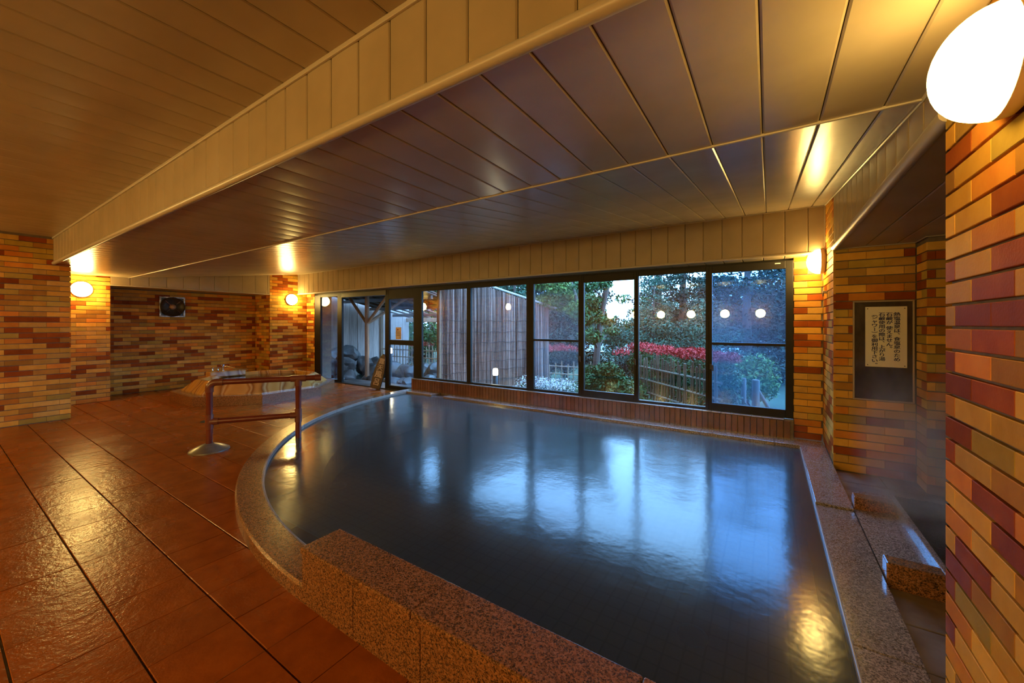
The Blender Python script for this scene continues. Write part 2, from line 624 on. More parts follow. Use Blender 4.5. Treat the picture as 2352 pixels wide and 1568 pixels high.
TM = tile_mesh(TILE - 0.003, TILE - 0.007, b=0.002)
cells = []
for i in range(-30, 10):
    for j in range(-13, 18):
        x = -1.965 + TILE * (i + 0.5)
        y = 0.469 + TILE * (j + 0.5)
        x0, x1, y0, y1 = x - TILE / 2, x + TILE / 2, y - TILE / 2, y + TILE / 2
        if x1 > XW or x0 < XB - 0.1 or y0 < -2.95 or y1 > 5.34:
            continue
        if y < 1.14 and x < XL1 - 0.02:
            continue
        if y < 1.66 and x < XL2 - 0.05 or y > 4.46 and x < XL2 - 0.05:
            continue
        far = max(math.hypot(px - PC[0], py - PC[1]) for px in (x0, x1) for py in (y0, y1))
        if y1 > 1.02 and (x1 > PC[0] or far < RO - 0.05):
            if x0 > PC[0] and y0 < 1.0:
                cells.append((x, y, (y0 + 1.0) / 2, 1.0 - y0))   # cut tile along the bench
            elif x0 < PC[0] and far > RO - 0.05 and y0 < 1.1:
                cells.append((x, y, None, None))
            continue
        if y1 > 5.1 and x > -5.6:
            continue
        cells.append((x, y, None, None))
vis, hid = [], []
for c in cells:
    p = project((c[0], c[1], 0))
    if p and -60 < p[0] < 2400 and p[1] < 1640 and c[2] is None:
        vis.append((p[2], c))
    else:
        hid.append(c)
vis.sort(key=lambda t: t[0])
for _, c in vis[:300]:
    inst('tile', TM, floor, Matrix.Translation((c[0], c[1], random.Random(int(c[0] * 977 + c[1] * 131)).uniform(-0.001, 0.001))))
hb = MB()
for c in hid + [t[1] for t in vis[300:]]:
    yc, sy = (c[1], TILE - 0.009) if c[2] is None else (c[2], c[3] - 0.006)
    hb.box(c[0] - TILE / 2 + 0.002, c[0] + TILE / 2 - 0.002, yc - sy / 2, yc + sy / 2, -0.012, 0.0)
hb.build('floor_tiles', 'floor_tile', floor, kind='stuff')

# ------------------------------------------------------------------ structure: brick walls
BL, BP, BH = 0.2305, 0.07, 0.0615
BCACHE = {}


def brick_mesh(L):
    k = round(L, 3)
    if k not in BCACHE:
        x, z, d, b = k / 2, BH / 2, 0.016, 0.0018
        me = bpy.data.meshes.new('brick')
        v = [(-x, 0, -z), (x, 0, -z), (x, 0, z), (-x, 0, z), (-x, -d + b, -z), (x, -d + b, -z), (x, -d + b, z), (-x, -d + b, z),
             (-x + b, -d, -z + b), (x - b, -d, -z + b), (x - b, -d, z - b), (-x + b, -d, z - b)]
        f = [(8, 9, 10, 11)]
        for q in range(4):
            q2 = (q + 1) % 4
            f += [(q, q2, 4 + q2, 4 + q), (4 + q, 4 + q2, 8 + q2, 8 + q)]
        me.from_pydata(v, [], f)
        me.materials.append(BRICKS[0])
        BCACHE[k] = me
    return BCACHE[k]


def bricks(parent, n, plane, t0, t1, z0, z1, seed, phase=0.0, skip=None, maxn=300, prio=None):
    """lay bricks on an axis plane. n: '+X','-X','+Y','-Y'; plane = face coordinate; t along the wall"""
    rng = random.Random(seed)
    ang = {'+X': PI / 2, '-X': -PI / 2, '-Y': 0.0, '+Y': PI}[n]
    d = 0.016 if n[0] == '+' else -0.016
    lay = []
    row = 0
    z = z0 + 0.005
    while z + BH * 0.6 < z1:
        h = min(BH, z1 - z)
        off = phase + (BL / 2 if row % 2 else 0)
        k = math.floor((t0 - off) / BL)
        while off + k * BL < t1 - 0.004:
            a, b = max(t0, off + k * BL), min(t1, off + (k + 1) * BL)
            k += 1
            if b - a < 0.02:
                continue
            tc, zc = (a + b) / 2, z + BH / 2
            if skip and b > skip[0] and a < skip[1] and z + BH > skip[2] + 0.034 and z < skip[3] - 0.034:
                if a < skip[0] - 0.02:
                    b = skip[0]
                elif b > skip[1] + 0.02:
                    a = skip[1]
                else:
                    continue
                tc = (a + b) / 2
            w = list(BW)
            g = mnoise.noise(Vector((tc * 0.8 + seed * 3.1, z * 1.3, seed)))
            w[3] *= max(0.3, 1 + 1.4 * g)
            w[0] *= max(0.3, 1 - 1.2 * g)
            mt = rng.choices(BRICKS, w)[0]
            lay.append((tc, zc, b - a - 0.0016, mt))
        z += BP
        row += 1
    if prio:
        lay.sort(key=prio)
    base = plane - d
    rest = {}
    for i, (tc, zc, L, mt) in enumerate(lay):
        p = (base, tc, zc) if n[1] == 'X' else (tc, base, zc)
        if i < maxn:
            inst('brick', brick_mesh(L), parent, Matrix.Translation(p) @ Matrix.Rotation(ang, 4, 'Z'), mt)
        else:
            r = rest.setdefault(mt.name, MB())
            e = d
            if n[1] == 'X':
                r.box(min(base, base + e), max(base, base + e), tc - L / 2, tc + L / 2, zc - BH / 2, zc + BH / 2)
            else:
                r.box(tc - L / 2, tc + L / 2, min(base, base + e), max(base, base + e), zc - BH / 2, zc + BH / 2)
    for mn, r in rest.items():
        r.build('brick_rows', mn, parent, kind='stuff')


D = 0.012  # mortar face sits behind the brick face
# left wall near part
w = MB().box(-9.6, XL1 - D, -3.0, 1.14 - D, -0.05, 2.8).build('wall_left', 'mortar')
tag(w, 'multicoloured brick wall at the far left below the panelled beam', 'wall', kind='structure')
bricks(w, '+X', XL1, -2.9, 1.14, 0, 2.47, 11, prio=lambda b: -b[0])
bricks(w, '+Y', 1.14, XL2, XL1, 0, 2.11, 12, maxn=0)
# second pier with the lamp
w = MB().box(XL2 - 0.8, XL2 - D, 0.8, 1.78 - D, -0.05, 2.8).build('wall_left_pier', 'mortar')
tag(w, 'narrow brick pier carrying the left lamp beside the dark recess', 'wall', kind='structure')
bricks(w, '+X', XL2, 1.156, 1.78, 0, 2.19, 13)
bricks(w, '+Y', 1.78, XB, XL2, 0, 2.11, 14, maxn=0)
# recess wall behind the tub
w = MB().box(XB - 0.3, XB - D, 1.7, 4.6, -0.05, 2.8).build('wall_recess', 'mortar')
tag(w, 'dim brick wall of the recess behind the marble tub', 'wall', kind='structure')
bricks(w, '+X', XB, 1.78, 4.33, 0, 1.99, 15, prio=lambda b: b[1])
# pier next to the glass door
w = MB().box(XB, XL2 - D, 4.33 + D, 5.6, -0.05, 2.8).build('wall_door_pier', 'mortar')
tag(w, 'brick pier with a lamp between the tub recess and the glass door', 'wall', kind='structure')
bricks(w, '+X', XL2, 4.33, 5.17, 0, 2.52, 16)
bricks(w, '-Y', 4.33, XB, XL2, 0, 2.35, 17)
w = MB().box(XL2 - 0.1, -9.06, 5.17 + D, 5.6, -0.05, 2.8).build('wall_door_jamb', 'mortar')
tag(w, 'slim brick jamb at the left end of the glass front', 'wall', kind='structure')
bricks(w, '-Y', 5.17, XL2, -9.06, 0, 2.02, 18)
# right end of the window wall
w = MB().box(0.225, 0.8, 5.17 + D, 5.6, -0.05, 2.8).build('wall_window_jamb', 'mortar')
tag(w, 'narrow brick strip right of the last window under the lamp', 'wall', kind='structure')
bricks(w, '-Y', 5.17, 0.225, XW, RZ, 2.55, 19)
w = MB().box(XW + D, 1.2, 4.40 + D, 5.6, -0.05, 2.8).build('wall_right_pier', 'mortar')
tag(w, 'brick pier with the framed bathing notice', 'wall', kind='structure')
bricks(w, '-X', XW, 4.40, 5.154, RZ, 2.62, 20)
bricks(w, '-Y', 4.40, XW, 0.99, 0.03, 2.0, 21, skip=(0.606, 0.992, 0.664, 1.498))
w = MB().box(0.99 + D, 2.5, 4.14 + D, 5.6, -0.05, 2.8).build('wall_alcove', 'mortar')
tag(w, 'shadowed brick wall at the back of the right alcove', 'wall', kind='structure')
bricks(w, '-X', 0.99, 4.14, 4.385, 0.03, 1.96, 22)
bricks(w, '-Y', 4.14, 0.99, 2.2, 0.03, 1.96, 23)
# near right wall
w = MB().box(XW + D, 0.95, -3.0, 1.812 - D, -0.05, 2.8).build('wall_right', 'mortar')
tag(w, 'brick wall close to the camera at the right edge with the big lamp', 'wall', kind='structure')
bricks(w, '-X', XW, -0.6, 1.812, 0.03, 2.47, 24, phase=1.505, prio=lambda b: abs(b[0] - 1.6))
bricks(w, '+Y', 1.812, XW, 0.95, 0.03, 1.96, 25, maxn=0)
# unseen sides of the room
w = MB().box(2.2, 2.5, 1.0, 4.6, -0.05, 2.8).build('wall_alcove_side', 'mortar')
tag(w, 'plain rendered side wall deep in the right alcove', 'wall', kind='structure')
w = MB().box(0.94, 2.4, 1.4, 1.8, -0.05, 2.8).build('wall_alcove_near', 'mortar')
tag(w, 'plain rendered return wall of the right alcove behind the near brickwork', 'wall', kind='structure')
w = MB().box(-8.5, 0.9, -3.2, -2.9, -0.05, 2.8).build('wall_washing_area', 'brick_tan')
tag(w, 'tan wall of the washing area mirrored in the windows', 'wall', kind='structure')

# ------------------------------------------------------------------ structure: ceiling
PCACHE = {}


def panel_mesh(wd, ln):
    k = (round(wd, 3), round(ln, 3))
    if k not in PCACHE:
        me = bpy.data.meshes.new('panel')
        wd, ln = k
        g = 0.0017
        xs = [-wd / 2 + g, -wd / 2 + g, -wd / 2 + g + 0.006, -wd / 4, 0, wd / 4, wd / 2 - g - 0.006, wd / 2 - g, wd / 2 - g]
        zs = [-0.012, -0.004, 0, 0.0009, 0.0012, 0.0009, 0, -0.004, -0.012]
        v = [(x, y, z) for y in (-ln / 2, ln / 2) for x, z in zip(xs, zs)]
        n = len(xs)
        f = [(i, i + 1, n + i + 1, n + i) for i in range(n - 1)]
        f += [tuple(reversed(range(n))), tuple(range(n, 2 * n))]
        me.from_pydata(v, [], f)
        me.materials.append(MATS['ceiling_panel'])
        PCACHE[k] = me
    return PCACHE[k]


def panels(parent, o, a, n, t0, t1, phase, ln, pitch=PP):
    """strips side by side along a; face normal n; each ln long across, centred on o"""
    a, n, o = Vector(a).normalized(), Vector(n).normalized(), Vector(o)
    b = n.cross(a)
    k = math.floor((t0 - phase) / pitch)
    while phase + k * pitch < t1 - 0.01:
        p0, p1 = max(t0, phase + k * pitch), min(t1, phase + (k + 1) * pitch)
        k += 1
        if p1 - p0 < 0.02:
            continue
        inst('panel', panel_mesh(p1 - p0, ln), parent, basis(o + a * ((p0 + p1) / 2), a, b, n))


roof = MB().box(-10.5, 2.6, -3.2, 5.6, 2.8, 2.95).build('roof', 'mortar')
tag(roof, 'flat concrete roof slab above the bath hall', 'roof', kind='structure')

G = 0.012
ce = MB().box(-8.4, 0.9, -3.0, YB1 + 0.2, ZU + G, 2.8).build('ceiling', 'ceiling_gap')
tag(ce, 'dim upper ceiling of long cream panels above the washing side', 'ceiling', kind='structure')
panels(ce, (0, (YB1 - 2.9) / 2, ZU), (1, 0, 0), (0, 0, -1), XL1, XW, -1.012, YB1 + 2.9)

cb = MB().box(XL1 - 0.05, 0.9, YB1 + G, YB1 + 0.3, ZM + 0.02, 2.8).build('ceiling_beam', 'ceiling_gap')
tag(cb, 'long cream panelled drop beam crossing the room overhead', 'beam', kind='structure')
panels(cb, (0, YB1, (ZM + ZU) / 2), (1, 0, 0), (0, -1, 0), XL1, XW, -1.012, ZU - ZM)
MB().tube([(XL1, YB1 + 0.005, ZM + 0.008), (XW, YB1 + 0.005, ZM + 0.008)], 0.022, 14).build('edge_trim', 'ceiling_trim', cb, smooth=True)
MB().bbox(XL1, XW, YB1 - 0.012, YB1, ZU - 0.022, ZU, 0.003).build('top_trim', 'ceiling_trim', cb)

cm = MB().box(-9.7, 0.9, YB1 + 0.03, YCR, ZM + G, ZM + 0.1).build('ceiling_middle', 'ceiling_gap')
tag(cm, 'flat brown-lit middle ceiling of wide panels over the pool', 'ceiling', kind='structure')
panels(cm, (0, (YB1 + 0.015 + YCR) / 2, ZM), (1, 0, 0), (0, 0, -1), XL2 - 0.02, XW, -0.021, YCR - YB1 - 0.03)
MB().bbox(XL2, XW, YCR - 0.008, YCR + 0.006, ZM - 0.007, ZM + 0.004, 0.002).build('crease_trim', 'ceiling_trim', cm)

ZS = 2.49                       # sloped ceiling height at the header
sl = Vector((0, YHD - YCR, ZS - ZM))
sn = Vector((0, sl.z, -sl.y)).normalized()
cs = MB()
o1 = -sn * G
cs.add([(-10.2, YCR, ZM + G), (0.9, YCR, ZM + G), (0.9, YHD + 0.1, ZS + G + 0.0126), (-10.2, YHD + 0.1, ZS + G + 0.0126),
        (-10.2, YCR, 2.8), (0.9, YCR, 2.8), (0.9, YHD + 0.1, 2.8), (-10.2, YHD + 0.1, 2.8)],
       [(0, 3, 2, 1), (4, 5, 6, 7), (0, 1, 5, 4), (2, 3, 7, 6), (0, 4, 7, 3), (1, 2, 6, 5)])
cs = cs.build('ceiling_sloped', 'ceiling_gap')
tag(cs, 'glossy sloped ceiling rising from the crease towards the windows', 'ceiling', kind='structure')
panels(cs, (0, (YCR + YHD) / 2, (ZM + ZS) / 2), (1, 0, 0), sn, XL2 - 0.02, XW, -0.021, sl.length)

hd = MB().box(-9.45, XW + 0.1, YHD + G, 5.6, ZH + G, 2.8).build('window_header', 'ceiling_gap')
tag(hd, 'cream panelled header running above the window front', 'header', kind='structure')
panels(hd, (0, YHD, (ZH + ZS) / 2), (1, 0, 0), (0, -1, 0), XL2, XW, -0.05, ZS - ZH)
panels(hd, (0, (YHD + YW + 0.05) / 2, ZH), (1, 0, 0), (0, 0, -1), -9.4, 0.4, -0.05, YW + 0.05 - YHD)
MB().tube([(XL2, YHD + 0.004, ZH + 0.006), (XW, YHD + 0.004, ZH + 0.006)], 0.014, 12).build('edge_trim', 'ceiling_trim', hd, smooth=True)
MB().bbox(XL2, XW, YHD - 0.006, YHD + 0.002, ZS - 0.010, ZS - 0.001, 0.002).build('top_trim', 'ceiling_trim', hd)
MB().bbox(XW - 0.012, XW, YHD - 0.006, YHD + 0.004, ZH, ZS, 0.002).build('corner_trim', 'ceiling_trim', hd)

ZB3, YB3 = 1.96, 4.385
b3 = MB()
b3.box(XW + G, 2.3, 1.8, 4.6, ZB3 + G, 2.8)
b3 = b3.build('alcove_soffit', 'ceiling_gap')
tag(b3, 'dark low soffit over the alcove with a panelled front edge', 'soffit', kind='structure')
k = 0
yy = 1.812
while yy < YB3 - 0.02:
    y1 = min(2.02 if k == 0 else yy + 0.185, YB3)
    ym = (yy + y1) / 2
    zt = ZM if ym < YCR else ZM + (ym - YCR) * sl.z / sl.y + 0.005
    inst('panel', panel_mesh(y1 - yy, zt - ZB3), b3, basis((XW, ym, (zt + ZB3) / 2), (0, -1, 0), (0, 0, 1), (-1, 0, 0)))
    yy = y1
    k += 1
panels(b3, (0, (1.812 + 4.4) / 2, ZB3), (1, 0, 0), (0, 0, -1), XW + 0.02, 2.2, 0.49, 4.4 - 1.812)
MB().tube([(XW + 0.006, 1.80, ZB3 + 0.012), (XW + 0.006, YB3, ZB3 + 0.012)], 0.026, 14).build('edge_trim', 'ceiling_trim', b3, smooth=True)
MB().tube([(XW - 0.004, 1.80, ZM), (XW - 0.004, YCR, ZM), (XW - 0.004, YB3, ZM + (YB3 - YCR) * sl.z / sl.y), (XW - 0.004, YHD, ZS)], 0.008, 8).build('top_trim', 'ceiling_trim', b3, smooth=True)
MB().bbox(XW + 0.01, 0.99, 4.378, 4.39, ZB3 - 0.008, ZB3 + 0.004, 0.002).build('back_trim', 'ceiling_trim', b3)
MB().bbox(0.98, 0.99, 4.14, 4.39, ZB3 - 0.008, ZB3 + 0.004, 0.002).build('back_trim', 'ceiling_trim', b3)
MB().bbox(0.98, 2.2, 4.128, 4.138, ZB3 - 0.008, ZB3 + 0.004, 0.002).build('back_trim', 'ceiling_trim', b3)

ls = MB().box(XB - 0.2, XL2 - G, 1.6, 4.5, 1.985 + G, 2.8).build('recess_soffit', 'ceiling_gap')
tag(ls, 'cream panelled soffit above the dim tub recess', 'soffit', kind='structure')
k = -0.02
yy = 1.78
while yy < 4.32:
    y1 = min(yy + 0.25, 4.33)
    ym = (yy + y1) / 2
    zt = 2.13 if ym < YCR else ZM + (ym - YCR) * sl.z / sl.y + 0.03
    inst('panel', panel_mesh(y1 - yy, zt - 1.975), ls, basis((XL2, ym, (zt + 1.975) / 2), (0, 1, 0), (0, 0, 1), (1, 0, 0)))
    yy = y1
panels(ls, ((XB + XL2) / 2, 0, 1.975), (0, 1, 0), (0, 0, -1), 1.78, 4.33, 1.78, XL2 - XB, 0.25)
MB().tube([(XL2 + 0.002, 1.78, 1.978), (XL2 + 0.002, 4.33, 1.978)], 0.012, 10).build('edge_trim', 'ceiling_trim', ls, smooth=True)

# ------------------------------------------------------------------ the pool
pool = thing('bathing_pool', (-2.2, 3.0, 0), 'large sunken bathing pool with a granite rim and one curved side', 'pool', kind='structure')
NB = 48


def arcpts(r, n=NB, a0=1.5 * PI, a1=PI):
    return [(PC[0] + r * math.cos(a0 + (a1 - a0) * i / n), PC[1] + r * math.sin(a0 + (a1 - a0) * i / n)) for i in range(n + 1)]


XR, YF, YN = 0.27, 4.885, 1.165
inner = [(XR, YN)] + arcpts(PR) + [(XR, YF)]
bs = MB()
n = len(inner)
bs.add([(x, y, -0.5) for x, y in inner], [tuple(reversed(range(n)))])
bs.v = [(x, y, z) for x, y, z in bs.v]
vv = [(x, y, -0.5) for x, y in inner] + [(x, y, 0.03) for x, y in inner]
bs.add(vv, [(i, (i + 1) % n, n + (i + 1) % n, n + i) for i in range(n)])
bs.build('basin', 'pool_mosaic', pool)
bo, bi = arcpts(PR), arcpts(3.3)
be = MB()
m = len(bo)
be.add([(x, y, -0.20) for x, y in bo] + [(x, y, -0.20) for x, y in bi] + [(x, y, -0.5) for x, y in bi],
       [(i, i + 1, m + i + 1, m + i) for i in range(m - 1)] + [(m + i, m + i + 1, 2 * m + i + 1, 2 * m + i) for i in range(m - 1)])
be.build('underwater_bench', 'pool_mosaic', pool)


def rim_arc(a0, a1, r0, r1, z0, z1):
    s = MB()
    nn = 10
    prof = [(r0, z0), (r0, z1 - 0.006), (r0 + 0.006, z1), (r1 - 0.010, z1), (r1, z1 - 0.012), (r1, z0)]
    for i in range(nn + 1):
        t = a0 + (a1 - a0) * i / nn
        for r, z in prof:
            s.v.append((PC[0] + r * math.cos(t), PC[1] + r * math.sin(t), z))
    q = len(prof)
    for i in range(nn):
        for j in range(q - 1):
            s.f.append((i * q + j, i * q + j + 1, (i + 1) * q + j + 1, (i + 1) * q + j))
            s.m.append(0)
    s.f += [tuple(range(q)), tuple(reversed(range(nn * q, nn * q + q)))]
    s.m += [0, 0]
    return s


NS = 7
for i in range(NS):
    a0 = 1.5 * PI - (PI / 2) * i / NS - 0.0008
    a1 = 1.5 * PI - (PI / 2) * (i + 1) / NS + 0.0008
    rim_arc(a0, a1, PR, 3.91, -0.06, RZ).build('rim_slab', 'granite', pool)
    s = MB()
    for j in range(11):
        t = a0 + (a1 - a0) * j / 10
        for r, z in ((PR - 0.004, 0.0), (PR - 0.004, RZ - 0.004), (PR + 0.012, RZ + 0.001)):
            s.v.append((PC[0] + r * math.cos(t), PC[1] + r * math.sin(t), z))
    for j in range(10):
        for q in range(2):
            s.f.append((j * 3 + q, j * 3 + q + 1, j * 3 + q + 4, j * 3 + q + 3))
            s.m.append(0)
    s.build('rim_lip', 'pool_rim_edge', pool)
# far rim slabs, with the low overflow notch
xs = [-5.71, -4.90, -4.62, -3.85, -3.05, -2.25, -1.45, -0.65, 0.05, XW]
for i in range(len(xs) - 1):
    z = RZ - (0.035 if i == 1 else 0)
    MB().bbox(xs[i] + 0.001, xs[i + 1] - 0.001, YF - (0.0 if i else 0.0), YL + 0.03, -0.06, z, 0.004).build('rim_slab', 'granite_grey', pool)
# right rim slabs; the one nearest the camera side lies a little lower
ysr = [1.0, 1.98, 2.66, 3.39, 4.37, YF]
for i in range(len(ysr) - 1):
    z = RZ - (0.014 if i < 3 else 0)
    MB().bbox(XR, XW - 0.002, ysr[i] + 0.001, ysr[i + 1] - 0.001, -0.06, z, 0.004).build('rim_slab', 'granite_grey', pool)
MB().bbox(XR - 0.006, XR + 0.004, YN, YF, -0.02, RZ - 0.012, 0.003).build('rim_lip', 'pool_rim_edge', pool)
for (x, y, r) in ((-4.0, 2.55, 0.09), (-0.37, 2.45, 0.085)):
    MB().lathe((x, y, -0.5), (0, 0, 1), [(r, 0), (r, 0.012), (r * 0.82, 0.016), (r * 0.8, 0.008), (0, 0.008)], 24).build('drain', 'drain_ring', pool, smooth=True)

water = MB()
wo = [(XR, YN)] + arcpts(PR + 0.003) + [(XR, YF)]
water.add([(x, y, WZ) for x, y in wo], [tuple(reversed(range(len(wo))))])
water = water.build('bath_water', 'bath_water')
tag(water, 'still dark water of the bathing pool with blue window reflections', 'water', kind='stuff')

# granite bench along the near side
bench = thing('granite_bench', (-0.8, 1.08, 0), 'raised speckled granite block along the near edge of the pool', 'bench')
tx = [-1.83, -1.084, -0.309, XR - 0.002]
for i in range(3):
    MB().bbox(tx[i] + 0.0016, tx[i + 1] - 0.0016, 0.974, 1.178, 0.227, 0.26, 0.005).build('top_slab', 'granite', bench)
fx = [-1.825, -1.434, -1.04, -0.65, -0.26, XR - 0.004]
for i in range(5):
    MB().bbox(fx[i] + 0.0014, fx[i + 1] - 0.0014, 0.980, 1.01, -0.02, 0.2240, 0.003).build('front_panel', 'granite', bench)
MB().box(-1.815, XR - 0.005, 1.012, 1.170, -0.5, 0.2255).build('core', 'granite', bench)
MB().bbox(-1.829, -1.813, 1.012, 1.172, -0.02, 0.2245, 0.002).build('end_panel', 'granite', bench)

# ------------------------------------------------------------------ alcove floor, spout blocks and source trough
af = MB().box(XW, 2.3, 1.0, 4.5, -0.2, 0.018).build('floor_alcove', 'stone_joint')
tag(af, 'wet dark stone floor of the alcove right of the pool', 'floor', kind='structure')
rng = random.Random(5)
ay = [1.05, 1.55, 2.02, 2.30, 2.58, 3.0, 3.45, 3.82, 4.12, 4.4]
for i in range(len(ay) - 1):
    ax = [XW + 0.004, 0.83 + rng.uniform(-0.06, 0.05), 1.2 + rng.uniform(-0.05, 0.05), 1.6, 2.0]
    for j in range(4):
        MB().bbox(ax[j] + 0.003, ax[j + 1] - 0.003, ay[i] + 0.003, ay[i + 1] - 0.003, 0.0, 0.03 + rng.uniform(-0.002, 0.002), 0.003).build('stone_slab', 'stone_floor', af)

trough = thing('source_trough', (1.1, 3.1, 0.03), 'low granite trough feeding hot water across the rim into the pool', 'trough')
MB().bbox(XW + 0.002, 0.684, 3.425, 3.52, 0.03, 0.15, 0.006).build('cheek_block', 'granite', trough)
MB().bbox(XW + 0.002, 0.684, 2.565, 2.655, 0.03, 0.15, 0.006).build('cheek_block', 'granite', trough)
rampm = MB()
rampm.add([(XW + 0.002, 2.655, 0.068), (XW + 0.002, 3.425, 0.068), (0.684, 3.425, 0.085), (0.684, 2.655, 0.085),
           (XW + 0.002, 2.655, 0.02), (XW + 0.002, 3.425, 0.02), (0.684, 3.425, 0.02), (0.684, 2.655, 0.02)],
          [(0, 3, 2, 1), (0, 1, 5, 4), (1, 2, 6, 5), (2, 3, 7, 6), (3, 0, 4, 7)])
rampm.build('spillway', 'granite_grey', trough)
MB().bbox(0.680, 0.706, 2.565, 3.62, 0.03, 0.152, 0.004).build('trough_wall', 'granite_grey', trough)
MB().bbox(0.706, 1.6, 3.595, 3.62, 0.03, 0.152, 0.004).build('trough_wall', 'granite_grey', trough)
MB().bbox(0.706, 1.6, 2.565, 2.59, 0.03, 0.152, 0.004).build('trough_wall', 'granite_grey', trough)
MB().box(0.706, 1.6, 2.59, 3.595, 0.03, 0.138).build('trough_bed', 'granite_grey', trough)
MB().box(0.7061, 1.6, 2.5901, 3.5949, 0.1381, 0.147).build('trough_water', 'trough_water', trough)
fs = MB()
fs.prism([(0.66 + 0.11 * math.cos(t) * (1 + 0.12 * math.sin(3 * t)), 3.83 + 0.07 * math.sin(t)) for t in [2 * PI * i / 18 for i in range(18)]], 0.032, 0.048)
fs = fs.build('flat_stone', 'granite_grey', origin=(0.66, 3.83, 0.032))
tag(fs, 'small flat wet stone lying behind the far spout block', 'stone')

# ------------------------------------------------------------------ low wall under the windows
XLW0 = -5.66
lw = MB().box(XLW0 + 0.01, 0.225, YL + 0.010, 5.45, -0.1, 0.270).build('wall_window_base', 'mortar')
tag(lw, 'low wall of upright brown tiles under the windows', 'wall', kind='structure')
TW = 0.061
tmc = {}
me = bpy.data.meshes.new('tile')
b_ = 0.003
x_, z_, d_ = TW / 2 - 0.0015, 0.095, 0.012
me.from_pydata([(-x_, 0, -z_), (x_, 0, -z_), (x_, 0, z_), (-x_, 0, z_), (-x_ + b_, -d_, -z_ + b_), (x_ - b_, -d_, -z_ + b_), (x_ - b_, -d_, z_ - b_), (-x_ + b_, -d_, z_ - b_)], [],
               [(4, 5, 6, 7), (0, 1, 5, 4), (1, 2, 6, 5), (2, 3, 7, 6), (3, 0, 4, 7)])
me.materials.append(MATS['low_wall_tile'])
k = 0
while XLW0 + (k + 1) * TW < 0.23:
    inst('tile', me, lw, Matrix.Translation((XLW0 + (k + 0.5) * TW, YL + 0.010, 0.17)))
    k += 1
for i in range(26):   # left return of the low wall beside the door
    if i < 4:
        inst('tile', me, lw, Matrix.Translation((XLW0 + 0.010, YL + 0.02 + (i + 0.5) * TW, 0.17)) @ Matrix.Rotation(-PI / 2, 4, 'Z'))
k = 0
while XLW0 + (k + 1) * 0.10 < 0.225:
    MB().bbox(XLW0 + k * 0.10 + 0.001, XLW0 + (k + 1) * 0.10 - 0.001, YL - 0.008, YW + 0.03, 0.268, 0.281, 0.003).build('sill_tile', 'sill_aluminium', lw)
    k += 1

# ------------------------------------------------------------------ windows and door
FT = 0.05


def window(name, label, x0, x1, z0, z1, stile, top, bot, y=YW, rail=None, railh=0.03, glass='clear_glass', latch=None, cat='window', left=None, right=None, glass2=None):
    ls_, rs_ = left or stile, right or stile
    t = thing(name, ((x0 + x1) / 2, y, z0), label, cat, kind='structure')
    t['category'] = cat
    MB().bbox(x0, x0 + ls_, y, y + FT, z0, z1, 0.004).build('stile', 'black_aluminium', t)
    MB().bbox(x1 - rs_, x1, y, y + FT, z0, z1, 0.004).build('stile', 'black_aluminium', t)
    MB().bbox(x0 + ls_, x1 - rs_, y, y + FT, z1 - top, z1, 0.004).build('top_rail', 'black_aluminium', t)
    MB().bbox(x0 + ls_, x1 - rs_, y, y + FT, z0, z0 + bot, 0.004).build('bottom_rail', 'black_aluminium', t)
    zz = [(z0 + bot, z1 - top)]
    if rail is not None:
        MB().bbox(x0 + ls_, x1 - rs_, y, y + FT, rail - railh / 2, rail + railh / 2, 0.004).build('middle_rail', 'black_aluminium', t)
        zz = [(z0 + bot, rail - railh / 2), (rail + railh / 2, z1 - top)]
    for i, (a, b) in enumerate(zz):
        MB().box(x0 + ls_ - 0.004, x1 - rs_ + 0.004, y + 0.022, y + 0.027, a - 0.004, b + 0.004).build('pane', (glass2 if (glass2 and i) else glass), t)
    if latch is not None:
        lx, lz = latch
        s = MB()
        s.bbox(lx - 0.012, lx + 0.012, y - 0.014, y, lz - 0.03, lz + 0.03, 0.003)
        s.tube([(lx, y - 0.02, lz + 0.01), (lx + 0.02, y - 0.026, lz + 0.02), (lx + 0.022, y - 0.028, lz - 0.05)], 0.008, 8)
        s.build('latch', 'fan_dark', t)
    return t


ZT, ZSI = 1.995, 0.281
window('window_1', 'tall fixed glass pane at the left end beside the brick jamb', -9.05, -7.965, 0.0, ZT, 0.08, 0.06, 0.05, left=0.24, right=0.165, glass='misted_glass')
# open doorway top track and threshold
dt = MB()
dt.bbox(-7.965, -6.45, YW - 0.01, YW + 0.10, 1.90, ZT, 0.004)
dt = dt.build('trim_1', 'bronze_track', origin=(-7.2, YW, 1.9))
tag(dt, 'bronze door track over the open doorway to the outdoor bath', 'door track', kind='structure')
dth = MB().bbox(-7.965, XLW0, YW - 0.02, YW + 0.12, -0.02, 0.012, 0.003).build('trim_2', 'bronze_track', origin=(-7.0, YW, 0))
tag(dth, 'low metal threshold of the open doorway to the outdoor bath', 'threshold', kind='structure')
window('door_1', 'black framed sliding glass door with a paper notice, slid open', -6.49, -5.50, 0.012, ZT, 0.12, 0.19, 0.07, rail=0.945, railh=0.095, right=0.16, cat='door', glass='misted_glass')
window('window_2', 'clear window showing the bamboo fence and edge of the reed screen', -5.50, -4.30, ZSI, ZT, 0.05, 0.07, 0.03, left=0.06, right=0.045)
window('window_3', 'clear window in front of the reed screen and bollard light', -4.30, -3.08, ZSI, ZT, 0.045, 0.07, 0.03, right=0.06)
window('window_4', 'window with a middle rail over the white flowers', -3.08, -2.22, ZSI, ZT, 0.07, 0.075, 0.035, rail=1.065, glass='misted_glass', latch=(-2.25, 0.82), right=0.052, glass2='misted_glass')
window('window_5', 'sliding window showing the leaning tree trunk and bright sky', -2.22, -1.45, ZSI, ZT, 0.032, 0.10, 0.09, latch=(-1.475, 0.82))
